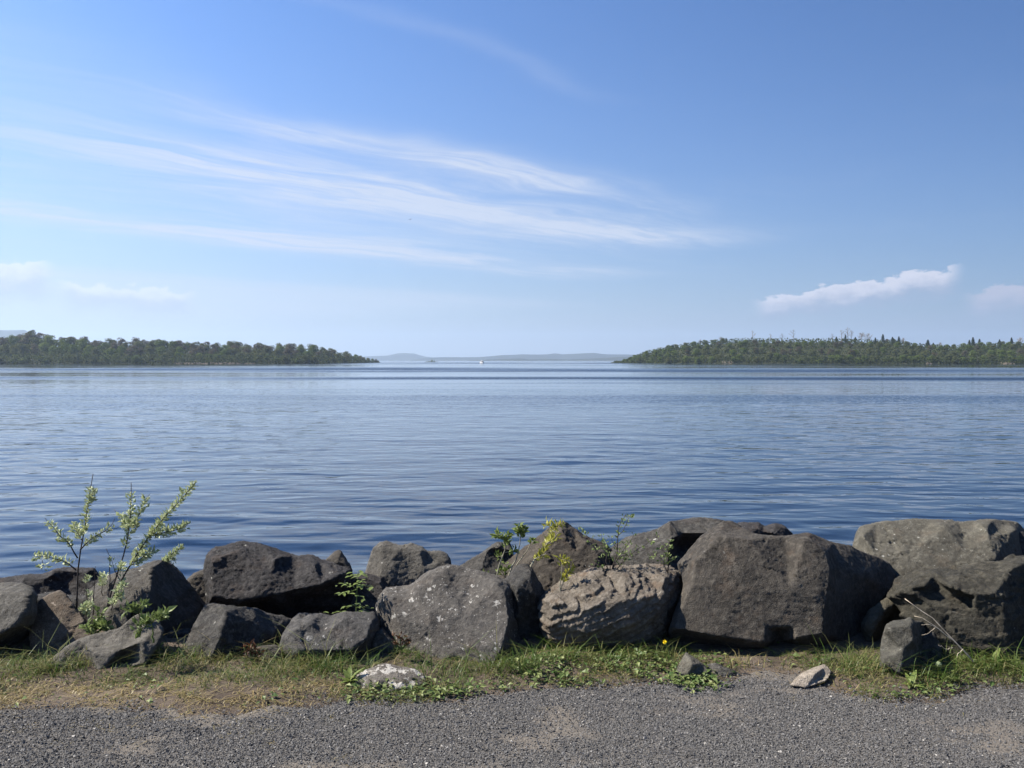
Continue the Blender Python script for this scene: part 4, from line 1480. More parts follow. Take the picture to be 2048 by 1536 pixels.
    rock('tan boulder of wavy weathered layers like folded bark', 'strata', 4.72,
         [(1079, 1215, .12), (1084, 1198, .14), (1100, 1184, .16), (1125, 1164, .2), (1160, 1147, .24), (1180, 1139, .26), (1207, 1135, .28), (1240, 1136, .28), (1282, 1134, .28), (1307, 1131, .28), (1337, 1137, .28), (1357, 1147, .28), (1368, 1170, .3), (1366, 1195, .3), (1350, 1240, .3), (1340, 1280, .3), (1320, 1320, .3), (1225, 1328, .25), (1140, 1320, .2), (1098, 1285, .15), (1083, 1250, .12)],
         [(1105, 1205, -.02), (1100, 1250, -.02), (1170, 1170, .02), (1250, 1155, .03), (1330, 1155, .06), (1170, 1215, -.09), (1250, 1200, -.1), (1320, 1190, -.04), (1170, 1265, -.07), (1260, 1245, -.08), (1320, 1225, -.02), (1210, 1295, .06), (1290, 1275, .06), (1140, 1285, .04)],
         ring=None, lean=.3, thick=.45, seed=22, chip=.25, rough=1.3, layers=(0.40, 0.12, -0.9, 26.0, 0.027), voxel=.0062)
    rock('biggest brown boulder with a broad flat front face and a notch at its foot', 'brown', 4.72,
         [(1334, 1262, .02), (1348, 1222, .03), (1368, 1172, .06), (1356, 1127, .16), (1378, 1100, .18), (1402, 1071, .2), (1425, 1054, .2), (1447, 1042, .22), (1464, 1042, .25), (1482, 1053, .22), (1512, 1067, .1), (1570, 1071, .1), (1617, 1069, .1), (1640, 1079, .2), (1664, 1089, .26), (1705, 1096, .36), (1730, 1105, .42),
          (1757, 1114, .48), (1777, 1128, .52), (1792, 1152, .55), (1783, 1180, .5), (1752, 1209, .42), (1730, 1239, .36), (1722, 1270, .34), (1728, 1325, .34), (1650, 1328, .26), (1525, 1328, .28), (1450, 1315, .28), (1375, 1310, .26), (1342, 1284, .16)],
         [(1346, 1258, -.04), (1364, 1215, -.035), (1387, 1168, -.03), (1392, 1122, -.01), (1440, 1076, .02), (1500, 1078, -.01), (1612, 1079, -.01), (1650, 1108, -.02), (1660, 1140, -.04), (1652, 1200, -.06), (1645, 1272, -.07), (1593, 1278, -.07), (1588, 1254, -.055), (1532, 1254, -.055), (1526, 1284, -.075), (1440, 1272, -.08), (1390, 1264, -.06), (1480, 1180, -.06), (1580, 1180, -.06), (1560, 1266, .07), (1560, 1282, .1), (1440, 1290, .12), (1600, 1298, .12), (1390, 1282, .1),
          (1680, 1200, .10), (1674, 1140, .10), (1672, 1270, .1), (1720, 1150, .26)],
         ring=None, lean=.42, thick=.6, seed=23, chip=.45, rough=.8)
    rock('dark cracked rock in the shadowed hole between the biggest and ledged boulders', 'ledge', 4.95,
         [(1728, 1262), (1727, 1245), (1741, 1222), (1765, 1200), (1782, 1190), (1815, 1195), (1840, 1235), (1840, 1310), (1745, 1310)], [(1742, 1250, -.06), (1765, 1222, -.04), (1785, 1250, .12), (1800, 1290, .1)], ring=None, lean=.3, seed=24, thick=.35)
    rock('large olive boulder with shadowed ledges at the right frame edge', 'ledge', 4.62,
         [(1775, 1195, .2), (1795, 1162, .25), (1815, 1152, .28), (1835, 1146, .3), (1880, 1140, .32), (1940, 1129, .34), (1995, 1124, .36), (2035, 1113, .38), (2090, 1108, .4), (2150, 1130, .45), (2150, 1330, .4), (2060, 1350, .3), (1990, 1352, .05), (1900, 1345, .04), (1850, 1335, .05), (1828, 1290, .06), (1815, 1240, .1), (1795, 1212, .2)],
         [(1815, 1178, .02), (1850, 1168, -.02), (1900, 1174, -.05), (1950, 1190, -.08), (1990, 1184, -.08), (1850, 1180, .05), (1895, 1186, .06), (1945, 1203, .05), (1850, 1204, .0), (1900, 1212, -.03), (1950, 1222, -.05), (2005, 1200, -.07),
          (1860, 1290, -.04), (1940, 1280, -.07), (2015, 1260, -.08), (2018, 1325, -.08), (1940, 1335, -.06), (1880, 1326, -.04), (2040, 1200, .14), (2045, 1300, .14), (1870, 1152, .12), (1930, 1150, .1), (2020, 1140, .12)],
         ring=None, lean=.3, thick=.6, seed=25, layers=(0.08, 0.1, 1.0, 15.0, 0.022), chip=.6)
    rock('grey upright stone like a milestone standing in grass at the right', 'green', 4.38,
         [(1759, 1335, .04), (1762, 1300, .04), (1767, 1268, .06), (1774, 1249, .08), (1785, 1240, .1), (1810, 1238, .1), (1821, 1233, .1), (1828, 1240, .12), (1845, 1243, .22), (1850, 1262, .24), (1850, 1345, .2), (1830, 1366, .1), (1790, 1362, .04)],
         [(1775, 1258, -.01), (1822, 1248, -.03), (1826, 1280, -.05), (1806, 1300, -.05), (1800, 1345, -.06), (1772, 1320, -.02), (1836, 1300, .06), (1828, 1340, .05)], ring=None, lean=.2, thick=.25, seed=26, voxel=.008, chip=.6, rough=.7)
    rock('dark broken stone leaning behind the upright milestone shaped stone', 'basalt', 4.6,
         [(1826, 1290), (1832, 1276), (1850, 1266), (1868, 1260), (1884, 1290), (1892, 1345), (1840, 1350)], [(1862, 1280, -.05)], seed=27, thick=.25, voxel=.008)
    # --- small stones by the path
    rock('flat stone crusted with pale lichen lying in the grass by the path', 'pale_lichen', 4.2,
         [(708, 1372), (715, 1352), (740, 1338), (765, 1326), (782, 1327), (800, 1331), (830, 1336), (852, 1348), (858, 1366), (835, 1384), (795, 1392), (770, 1396), (735, 1392)],
         [(770, 1345, -.03), (810, 1350, -.03), (750, 1372, -.05), (800, 1374, -.05)], lean=1.1, ring=(0.8, 0.02), thick=.2, seed=28, voxel=.007, name='stone', chip=.6)
    rock('pointed grey stone at the grass edge left of the bare dirt hollow', 'green', 4.36,
         [(1348, 1356), (1356, 1332), (1372, 1307), (1386, 1317), (1405, 1329), (1420, 1346), (1434, 1366), (1390, 1372)], [(1384, 1330, -.05), (1376, 1346, -.04)], lean=.6, seed=29, thick=.15, voxel=.006, ring=None, name='stone')
    rock('dark angular stone just right of the pointed grey stone', 'grey', 4.42,
         [(1405, 1340), (1412, 1330), (1432, 1326), (1448, 1333), (1472, 1343), (1500, 1356), (1470, 1366), (1440, 1364)], [(1438, 1336, -.02), (1442, 1352, -.04)], lean=.6, seed=30, thick=.13, voxel=.006, ring=None, name='stone')
    rock('pale flat stone slab tilted on the path edge below the biggest boulder', 'pale', 4.24,
         [(1580, 1370), (1600, 1349), (1624, 1335), (1648, 1327), (1657, 1332), (1664, 1345), (1652, 1362), (1610, 1376)], [(1600, 1358, -.02), (1648, 1335, -.02), (1632, 1346, -.04), (1640, 1356, .02)], lean=1.5, seed=32, thick=.12, voxel=.006, ring=None, name='stone', chip=.4, rough=.6)
    rock('shaded stone behind the pale tilted slab under the biggest boulder', 'grey', 4.62,
         [(1632, 1338), (1642, 1318), (1668, 1314), (1684, 1326), (1686, 1345)], seed=33, thick=.15, voxel=.008, name='stone')


boulders()


# ------------------------------------------------------------------ grass and weeds
def blades(acc, x, y, h, lean, az, w, tone, z=None):
    n = len(x)
    z = ground_z(x, y) - 0.004 if z is None else z
    base = np.stack([x, y, z], 1)
    d = np.stack([np.cos(az), np.sin(az), np.zeros(n)], 1)
    sd = np.stack([-np.sin(az), np.cos(az), np.zeros(n)], 1)
    up = np.array((0, 0, 1.0))
    ts = (0.0, 0.45, 0.8, 1.0)
    V = []
    for t in ts:
        c = base + up * (h * t * (1 - 0.35 * lean * t))[:, None] + d * (h * lean * t * t)[:, None]
        wd = (w * (1 - t ** 1.5) * 0.5)[:, None]
        if t < 1:
            V += [c - sd * wd, c + sd * wd]
        else:
            V.append(c)
    V = np.stack(V, 1).reshape(-1, 3)
    tf = np.array([(0, 1, 3), (0, 3, 2), (2, 3, 5), (2, 5, 4), (4, 5, 6)])
    f = (tf[None] + (np.arange(n) * 7)[:, None, None]).reshape(-1, 3)
    acc.add(V, f, np.repeat(tone, 7))


BACK = [(-600, 1310), (0, 1318), (120, 1332), (300, 1308), (420, 1316), (560, 1310), (700, 1336), (760, 1310), (870, 1330), (1000, 1338), (1080, 1290), (1220, 1306), (1340, 1300), (1400, 1320),
        (1470, 1325), (1600, 1325), (1680, 1318), (1760, 1312), (1900, 1318), (2048, 1330), (2700, 1330)]
_bk = np.array([G(*q)[:2] for q in BACK])


def patches(x, y):
    """how green and how thick the verge is, in world coordinates"""
    e = y - edge_y(x)
    n = fbm(np.stack([x * 3, y * 4, x * 0 + 4], 1), 3)
    n2 = fbm(np.stack([x * 9, y * 9, x * 0 + 8], 1), 2)
    left = 1 - sstep(x, -1.35, -0.75)
    green = sstep(e + 0.07 * n, 0.02, 0.28) * left + sstep(e + 0.06 * n, -0.05, 0.08) * (1 - left)
    thick = sstep(e + 0.10 * n + 0.05 * n2, -0.03, 0.09)
    thick = thick * (1 - left * (1 - sstep(e, 0.12, 0.34)) * (1 - sstep(n + 0.7 * n2, -0.15, 0.3)))
    bare = np.exp(-((x - 1.27) / 0.17) ** 2) + 0.45 * np.exp(-((x + 2.2) / 0.6) ** 2) * (1 - sstep(e, 0.1, 0.3))
    thick = thick * np.clip(1 - bare, 0, 1) * (0.25 + 0.75 * sstep(n2 + n, -0.4, 0.35)) * (1 - 0.45 * left * (1 - sstep(e, 0.1, 0.3)))
    return green, thick


def vegetation():
    acc = Acc()
    n = 75000
    x = rng.uniform(-3.6, 3.6, n)
    y = rng.uniform(3.85, 5.1, n)
    g, t = patches(x, y)
    back = np.interp(x, _bk[:, 0], _bk[:, 1]) + 0.08
    k = (rng.random(n) < t) & (y < back)
    x, y, g = x[k], y[k], g[k]
    n = len(x)
    h = rng.lognormal(math.log(0.026), 0.45, n) * (0.6 + 0.6 * g)
    pt = fbm(np.stack([x * 5, y * 6, x * 0 + 31], 1), 3)
    tone = np.clip(g * 0.8 + 0.45 * pt + rng.normal(0, 0.2, n), 0, 1)
    blades(acc, x, y, h, rng.uniform(0.5, 2.2, n), rng.uniform(0, 6.28, n), rng.uniform(0.0025, 0.0055, n), tone)
    # dry clippings lying flat on the left verge
    m = 3600
    x = np.concatenate([rng.uniform(-2.7, -0.6, m), rng.uniform(0.2, 2.6, m // 5)])
    m = len(x)
    y = edge_y(x) + rng.normal(0.14, 0.13, m)
    cl = fbm(np.stack([x * 4, y * 5, x * 0 + 41], 1), 3) + rng.normal(0, 0.15, m) > -0.1
    x, y = x[cl], y[cl]
    m = len(x)
    blades(acc, x, y, rng.uniform(0.015, 0.05, m), rng.uniform(1.8, 2.6, m), rng.uniform(0, 6.28, m), rng.uniform(0.003, 0.006, m), np.clip(rng.normal(0.05, 0.12, m), 0, 0.5))
    # taller tufts: pixel position of the root, spread, number, height, tone
    for px, py, sp, c, hh, tn in ((75, 1352, .09, 130, .10, .8), (120, 1345, .08, 130, .12, .8), (165, 1338, .06, 60, .09, .6), (290, 1320, .08, 110, .11, .85), (330, 1330, .07, 80, .11, .9), (420, 1330, .10, 150, .10, .75), (400, 1345, .1, 100, .08, .4),
                                  (590, 1330, .10, 190, .13, .75), (575, 1355, .12, 200, .09, .6), (640, 1350, .10, 140, .13, .9), (700, 1352, .08, 90, .13, .95), (800, 1320, .05, 40, .07, .9), (900, 1350, .1, 120, .08, .9), (990, 1345, .08, 120, .12, .95), (1040, 1350, .07, 110, .12, .95),
                                  (1110, 1330, .08, 80, .10, .9), (1160, 1330, .1, 90, .10, .9), (1250, 1325, .12, 120, .09, .9), (1320, 1325, .06, 90, .10, .75), (1480, 1335, .05, 40, .08, .4), (1690, 1345, .09, 170, .11, .8), (1740, 1350, .08, 150, .09, .65), (1710, 1370, .1, 120, .06, .45),
                                  (1850, 1370, .08, 90, .14, .95), (1900, 1360, .09, 130, .12, .95), (1960, 1345, .1, 180, .13, .95), (2010, 1350, .09, 140, .10, .8), (860, 1378, .12, 180, .06, .85), (770, 1395, .1, 100, .05, .8), (-80, 1350, .2, 200, .1, .7), (2150, 1360, .2, 200, .1, .8)):
        w = G(px, py)
        x = w[0] + rng.normal(0, sp, c)
        y = w[1] + rng.normal(0, sp * 0.6, c)
        blades(acc, x, y, rng.lognormal(math.log(hh * 0.9), 0.38, c), rng.uniform(0.5, 2.0, c), rng.uniform(0, 6.28, c), rng.uniform(0.003, 0.006, c), np.clip(rng.normal(tn, 0.18, c), 0, 1))
    # dry tufts scattered over the path
    for px, py in ((25, 1462), (60, 1461), (150, 1457), (190, 1452), (212, 1463), (228, 1468), (270, 1452), (457, 1456), (457, 1478), (500, 1470), (548, 1464), (565, 1430), (668, 1444), (663, 1437), (130, 1491), (240, 1490), (540, 1495), (932, 1414), (1084, 1418), (1580, 1400), (680, 1520)):
        w = G(px, py)
        c = 46
        blades(acc, w[0] + rng.normal(0, .018, c), w[1] + rng.normal(0, .018, c), rng.uniform(0.012, 0.032, c), rng.uniform(1, 2.2, c), rng.uniform(0, 6.28, c), rng.uniform(0.003, 0.006, c), rng.uniform(0.0, 0.35, c))
    link('grass', acc.mesh('grass', M['grass']), kind='stuff', label='short mixed green and dry grass along the foot of the boulders', category='grass')

    # low broad leaves among the grass
    acc = Acc()
    n = 26000
    x = rng.uniform(-3.4, 3.4, n)
    y = rng.uniform(3.9, 4.9, n)
    e = y - edge_y(x)
    q = fbm(np.stack([x * 2.6, y * 3.5, x * 0 + 14], 1), 3)
    dens = sstep(e + 0.05 * q, -0.03, 0.05) * (1 - sstep(e, 0.22, 0.42)) * sstep(q, -0.35, 0.35)
    mid = sstep(x, -1.0, -0.7) * (1 - sstep(x, 1.05, 1.15)) + 0.5 * sstep(x, 1.5, 1.7) + 0.14
    k = rng.random(n) < dens * mid * 0.9
    x, y = x[k], y[k]
    cl = G(1395, 1372)
    cx, cy = cl[0] + rng.normal(0, .07, 260), cl[1] + rng.normal(0, .045, 260)
    x, y = np.concatenate([x, cx]), np.concatenate([y, cy])
    n = len(x)
    pos = np.stack([x, y, ground_z(x, y) + rng.uniform(0.004, 0.03, n)], 1)
    az = rng.uniform(0, 6.28, n)
    d = np.stack([np.cos(az), np.sin(az), rng.uniform(-0.1, 0.7, n)], 1)
    L = np.minimum(rng.lognormal(math.log(0.023), 0.4, n), 0.042)
    acc.leaves(pos, d, np.tile((0, 0, 1.0), (n, 1)) + rng.normal(0, .25, (n, 3)), L, L * rng.uniform(0.45, 0.75, n), np.clip(rng.normal(0.6, .25, n), 0, 1))
    link('weeds', acc.mesh('weeds', M['weed']), kind='stuff', label='low broad leaved weeds growing through the grass edge', category='weeds')


vegetation()


# ------------------------------------------------------------------ saplings and plants, traced in the plane where they stand
def smooth_path(pts, n=10):
    pts = np.array(pts, float)
    d = np.concatenate([[0], np.cumsum(np.linalg.norm(np.diff(pts, axis=0), axis=1))])
    t = np.linspace(0, d[-1], n)
    q = np.stack([np.interp(t, d, pts[:, k]) for k in range(pts.shape[1])], 1)
    q[1:-1] = (q[:-2] + 2 * q[1:-1] + q[2:]) / 4
    return q


def shrub(name, label, category, base_px, D, stems, leaf_mat_key, stem_mat, leaf_len=0.02, leaf_ratio=0.55, stem_r=(0.006, 0.002), parts=('stem', 'branch'), spread_leaf=0.012, leaf_up=0.5):
    """stems: list of (zoomed points, radius scale, depth offset at the tip, leaf start, leaf end, leaves per metre)"""
    org = P(base_px[0], base_px[1], D)
    t = thing(name, org, label, category)
    fol = Acc()
    for i, (pts, rs, dd, l0, l1, dens) in enumerate(stems):
        n = len(pts)
        w = np.array([P(q[0], q[1], D + dd * k / (n - 1)) for k, q in enumerate(pts)])
        w = smooth_path(w, 9)
        w[1:-1] += rng.normal(0, 0.002, w[1:-1].shape)
        a = Acc()
        a.tube(w - org, stem_r[0] * rs, stem_r[1] * rs, 6)
        link(parts[0] if rs >= 1 else parts[1], a.mesh('stem', M[stem_mat], True), t)
        if dens:
            seg = np.linalg.norm(np.diff(w, axis=0), axis=1).sum() * (l1 - l0)
            c = max(5, int(seg * dens * (1.7 if leaf_mat_key == 'silver' else 0.85)))
            # leaves sit in little rosettes along the twig
            nc = max(2, c // 5)
            ct = l0 + (l1 - l0) * (np.arange(nc) + rng.uniform(0.1, 0.9, nc)) / nc
            tt = np.clip(np.repeat(ct, 5)[:c] + rng.normal(0, 0.008, min(c, nc * 5)), 0, 1)
            c = len(tt)
            s = np.linspace(0, 1, len(w))
            pos = np.stack([np.interp(tt, s, w[:, k]) for k in range(3)], 1)
            tan = np.stack([np.interp(tt, s, np.gradient(w, axis=0)[:, k]) for k in range(3)], 1)
            tan /= np.linalg.norm(tan, axis=1)[:, None]
            d = sph(c)
            d -= tan * np.einsum('ij,ij->i', d, tan)[:, None]
            d /= np.linalg.norm(d, axis=1)[:, None]
            pos = pos + d * spread_leaf * rng.uniform(0.1, 1.0, c)[:, None]
            dr = d + tan * rng.uniform(0.2, 1.0, c)[:, None] + np.array((0, 0, leaf_up))
            L = 1.15 * leaf_len * rng.lognormal(0, 0.25, c)
            fol.leaves(pos - org, dr, tan + rng.normal(0, .4, (c, 3)), L, L * leaf_ratio, rng.uniform(0.1, 0.95, c))
    if fol.n:
        link('foliage', fol.mesh('foliage', M[leaf_mat_key]), t, kind='stuff')
    return t


def z1(*pts):                      # points read in the enlargement of the left saplings
    return [(x / 4, 920 + y / 4) for x, y in pts]


def z3(*pts):
    return [(720 + x / 4, 1020 + y / 4) for x, y in pts]


def z4(*pts):
    return [(1000 + x / 4, 1000 + y / 4) for x, y in pts]


def z6(*pts):
    return [(1536 + x / 4, 1020 + y / 4) for x, y in pts]


def saplings():
    shrub('sapling', 'young sapling with a straight dark stem and pale leaves, left of the two', 'sapling', (153, 1255), 5.05,
          [(z1((612, 1340), (612, 1140), (618, 900), (630, 760), (650, 650), (690, 500), (705, 370), (715, 220), (745, 110)), 1.0, .02, .60, .90, 330),
           (z1((622, 785), (530, 650), (440, 560), (400, 510), (358, 463)), .7, -.08, .22, .9, 300),
           (z1((608, 880), (560, 830), (480, 790), (400, 780), (330, 765), (275, 770)), .7, -.1, .15, 1.0, 340),
           (z1((640, 722), (690, 660), (770, 600), (850, 570), (895, 525), (920, 465)), .7, .06, .12, .75, 250),
           (z1((850, 572), (920, 548), (985, 528)), .4, .03, 0, .5, 90),
           (z1((652, 640), (620, 580), (585, 510)), .5, -.05, .1, 1.0, 420),
           (z1((735, 320), (742, 260), (748, 200)), .35, .02, 0, .6, 120),
           (z1((705, 330), (730, 300), (740, 330)), .3, .02, 0, 1, 500),
           (z1((340, 800), (345, 850), (330, 880)), .3, -.02, .3, 1, 300)],
          'silver', 'bark', leaf_len=.021, spread_leaf=.014)
    shrub('sapling', 'branching sapling with spreading pale leaved shoots, right of the two', 'sapling', (212, 1262), 5.0,
          [(z1((845, 1340), (845, 1180), (900, 1040), (960, 850), (1035, 600), (1052, 450), (1050, 340), (1050, 180)), 1.0, .05, .55, .93, 240),
           (z1((850, 1340), (850, 1160), (1000, 920), (1050, 820), (1130, 690), (1220, 550), (1330, 450), (1430, 330), (1500, 250), (1565, 180)), 1.0, -.05, .42, .99, 400),
           (z1((1180, 605), (1280, 590), (1400, 560), (1505, 518)), .6, -.08, .05, .97, 420),
           (z1((1055, 540), (1130, 400), (1160, 330), (1200, 270)), .6, .06, .05, .85, 420),
           (z1((1032, 560), (980, 470), (910, 395)), .5, .04, .0, .65, 300),
           (z1((1035, 850), (1120, 790), (1170, 760), (1225, 725)), .5, -.06, .1, 1.0, 420),
           (z1((1090, 560), (1060, 500), (1010, 510)), .4, -.06, .0, 1.0, 600),
           (z1((870, 1200), (875, 1050), (882, 900), (880, 770), (850, 710)), .7, .08, 0, 0, 0),
           (z1((960, 960), (905, 850), (880, 760)), .45, .05, .3, .9, 120),
           (z1((905, 1100), (960, 1020), (990, 930), (1010, 880)), .6, .0, .4, 1.0, 120),
           (z1((960, 900), (965, 860), (970, 830)), .3, -.03, 0, 1, 300)],
          'silver', 'bark', leaf_len=.021, spread_leaf=.015)
    shrub('leafy_shoot', 'short pale leaved shoot showing above the pyramid boulder', 'shoot', (318, 1145), 5.5,
          [(z1((1270, 900), (1285, 830), (1340, 785), (1400, 740), (1460, 690)), .8, 0, .15, 1, 480), (z1((1285, 830), (1340, 800), (1400, 800)), .5, 0, .1, 1, 400)],
          'silver', 'bark', leaf_len=.02)
    shrub('twig', 'thin bare upright twig beside the straight sapling', 'twig', (187, 1220), 5.1,
          [(z1((745, 1240), (750, 1090), (758, 960), (765, 850)), .6, 0, 0, 0, 0)], 'silver', 'bark', parts=('stem', 'stem'))
    shrub('leafy_shoot', 'short upright twig tipped with leaves between the two saplings', 'shoot', (174, 1220), 5.08,
          [(z1((700, 1240), (692, 1090), (682, 960), (700, 930)), .6, 0, .8, 1, 400), (z1((692, 1100), (710, 1080), (720, 1070)), .4, 0, 0, 1, 300)], 'silver', 'bark')
    shrub('leafy_shoot', 'small leaf cluster before the water right of the straight sapling', 'shoot', (204, 1205), 5.3,
          [(z1((815, 1140), (815, 1020), (825, 940), (830, 915)), .5, 0, .55, 1, 700)], 'silver', 'bark', spread_leaf=.022)
    shrub('leafy_shoot', 'green basal shoot in the gap left of the small grey stone', 'shoot', (190, 1290), 4.8,
          [(z1((740, 1480), (745, 1400), (700, 1340), (680, 1320)), .8, -.03, .3, 1, 420), (z1((745, 1400), (790, 1340), (830, 1320)), .7, -.03, .2, 1, 420), (z1((745, 1400), (760, 1320), (790, 1260), (800, 1200)), .7, 0, .2, 1, 420),
           (z1((745, 1400), (830, 1340), (870, 1310)), .6, -.03, .2, 1, 350)], 'bushleaf', 'greenstem', leaf_len=.03, spread_leaf=.016)
    shrub('leafy_shoot', 'pale basal shoot at the foot of the straight sapling', 'shoot', (172, 1250), 4.9,
          [(z1((690, 1320), (690, 1220), (710, 1160), (735, 1140)), .6, -.03, .3, 1, 380), (z1((690, 1220), (670, 1190), (660, 1175)), .5, -.03, .1, 1, 350)], 'silver', 'bark', leaf_len=.022)
    shrub('leafy_shoot', 'pale shoot with small leaves in front of the pyramid boulder face', 'shoot', (225, 1215), 4.82,
          [(z1((890, 1200), (910, 1120), (940, 1090), (975, 1085)), .6, -.02, .2, 1, 500), (z1((930, 1100), (960, 1020), (980, 1000)), .5, -.02, .3, 1, 450)], 'silver', 'bark', leaf_len=.02)
    shrub('compound_leaf_seedling', 'upper feathery seedling leaning before the pyramid boulder', 'seedling', (279, 1245), 4.72,
          [(z1((1118, 1290), (1115, 1220), (1060, 1185), (1000, 1210)), .6, -.05, .3, 1, 520), (z1((1115, 1220), (1130, 1170), (1165, 1150)), .6, -.04, .1, 1, 480), (z1((1115, 1215), (1070, 1165), (1030, 1170)), .5, -.02, .2, 1, 450)],
          'bushleaf', 'greenstem', leaf_len=.027, leaf_ratio=.42, spread_leaf=.008)
    shrub('compound_leaf_seedling', 'lower green feathery seedling at the right end of the flat slab', 'seedling', (306, 1285), 4.5,
          [(z1((1225, 1460), (1222, 1370), (1215, 1300)), 1.0, 0, 0, 0, 0), (z1((1215, 1310), (1160, 1280), (1090, 1330)), .6, -.06, .1, 1, 520), (z1((1215, 1300), (1260, 1260), (1325, 1225)), .6, -.04, .15, 1, 520),
           (z1((1218, 1330), (1160, 1340), (1080, 1370)), .6, -.06, .1, 1, 460), (z1((1215, 1300), (1200, 1260), (1180, 1250)), .5, .02, .1, 1, 420)],
          'bushleaf', 'greenstem', leaf_len=.030, leaf_ratio=.42, spread_leaf=.008)
    # elder stems in the middle
    shrub('elder_shoot', 'elder shoot with dark tip leaves nearest the wedge boulder', 'shoot', (994, 1155), 5.25,
          [(z3((1090, 620), (1100, 500), (1125, 400), (1165, 320), (1165, 240), (1160, 215)), 1.0, 0, .78, 1, 500), (z3((1160, 240), (1120, 200), (1090, 195)), .6, -.03, .2, 1, 420), (z3((1160, 240), (1190, 200)), .5, 0, .2, 1, 500), (z3((1155, 340), (1210, 330), (1250, 330)), .5, 0, .2, 1, 420), (z3((1140, 370), (1110, 370), (1100, 380)), .4, 0, 0, 1, 420)],
          'elder', 'greystem', leaf_len=.03, spread_leaf=.012)
    shrub('elder_shoot', 'taller curved elder shoot crossing the brown slab, tufted top', 'shoot', (1014, 1155), 5.22,
          [(z3((1175, 640), (1185, 510), (1240, 420), (1275, 330), (1282, 200), (1290, 150)), 1.0, 0, .86, 1, 700), (z3((1282, 190), (1260, 150), (1265, 130)), .5, 0, 0, 1, 500), (z3((1285, 190), (1320, 150)), .5, 0, 0, 1, 500)],
          'elder', 'greystem', leaf_len=.028, spread_leaf=.012)
    shrub('elder_shoot', 'thin elder shoot leaning right before the brown slab', 'shoot', (1030, 1135), 5.28,
          [(z3((1170, 560), (1280, 400), (1350, 310), (1385, 230)), .8, 0, .85, 1, 500), (z3((1165, 540), (1130, 490), (1110, 470)), .6, 0, .2, 1, 420), (z3((1165, 540), (1170, 470), (1165, 430)), .6, 0, .3, 1, 420), (z3((1060, 560), (1010, 520), (985, 510)), .6, 0, .2, 1, 420)],
          'elder', 'greystem', leaf_len=.026, spread_leaf=.012)
    shrub('yellow_green_shoot', 'bright yellow green shoot rising along the brown slab to its peak', 'shoot', (1060, 1135), 5.15,
          [(z3((1360, 500), (1365, 420), (1420, 380), (1480, 310), (1500, 260), (1540, 190), (1550, 120)), 1.0, .25, .25, 1, 360), (z3((1500, 260), (1540, 250), (1590, 170)), .6, .1, .0, 1, 300), (z3((1400, 390), (1450, 370), (1490, 350)), .6, -.03, .0, 1, 350), (z3((1540, 150), (1500, 110), (1490, 105)), .6, .0, .0, 1, 400), (z3((1550, 140), (1590, 110), (1620, 105)), .5, 0, 0, 1, 400), (z3((1440, 330), (1455, 290)), .4, 0, 0, 0, 0)],
          'yellowgreen', 'greystem', leaf_len=.028, leaf_ratio=.4, spread_leaf=.014)
    shrub('yellow_green_shoot', 'small yellow green shoot on a thin stem above the layered boulder', 'shoot', (1120, 1180), 4.95,
          [(z3((1600, 680), (1605, 560), (1612, 460), (1625, 390)), .7, 0, .75, 1, 600), (z3((1625, 400), (1650, 400), (1680, 410)), .4, -.02, 0, 1, 400), (z3((1605, 640), (1640, 540), (1670, 490), (1710, 460)), .6, 0, .25, 1, 520)],
          'yellowgreen', 'greystem', leaf_len=.026, leaf_ratio=.42, spread_leaf=.012)
    st = []
    for pts in (((880, 600), (930, 440), (950, 330), (930, 270), (960, 180), (1010, 110)), ((880, 600), (880, 450), (820, 330), (810, 270)), ((880, 600), (830, 480), (760, 380), (700, 290), (630, 205)), ((880, 600), (960, 430), (1030, 350), (1070, 270)),
                ((890, 590), (1000, 480), (1080, 400), (1140, 370), (1200, 330), (1270, 290)), ((880, 600), (800, 520), (760, 510)), ((930, 300), (990, 240), (1030, 150), (1040, 115)), ((885, 590), (930, 480), (1000, 430), (1070, 460)), ((860, 560), (850, 420), (860, 350), (840, 320)),
                ((940, 400), (900, 340), (890, 290)), ((880, 600), (980, 500), (1010, 400), (1005, 340))):
        st.append((z4(*pts), 1.0 if len(st) == 0 else .6, random.uniform(-.08, .1), .3, 1.0, 210))
    shrub('hawthorn_bush', 'airy small leaved bush behind the layered boulder', 'bush', (1222, 1150), 5.1, st, 'bushleaf', 'bark', leaf_len=.0165, spread_leaf=.016, stem_r=(.004, .0015))
    st = []
    for pts in (((1340, 600), (1345, 480), (1350, 400), (1355, 320)), ((1340, 580), (1300, 470), (1220, 430), (1200, 460)), ((1345, 500), (1310, 400), (1280, 380)), ((1345, 520), (1390, 440), (1400, 500)), ((1350, 420), (1330, 370), (1310, 350))):
        st.append((z4(*pts), 1.0 if len(st) == 0 else .6, random.uniform(-.05, .05), .2, 1.0, 260))
    shrub('hawthorn_bush', 'smaller airy bush against the left edge of the biggest boulder', 'bush', (1336, 1150), 5.05, st, 'bushleaf', 'bark', leaf_len=.0165, spread_leaf=.016, stem_r=(.004, .0015))
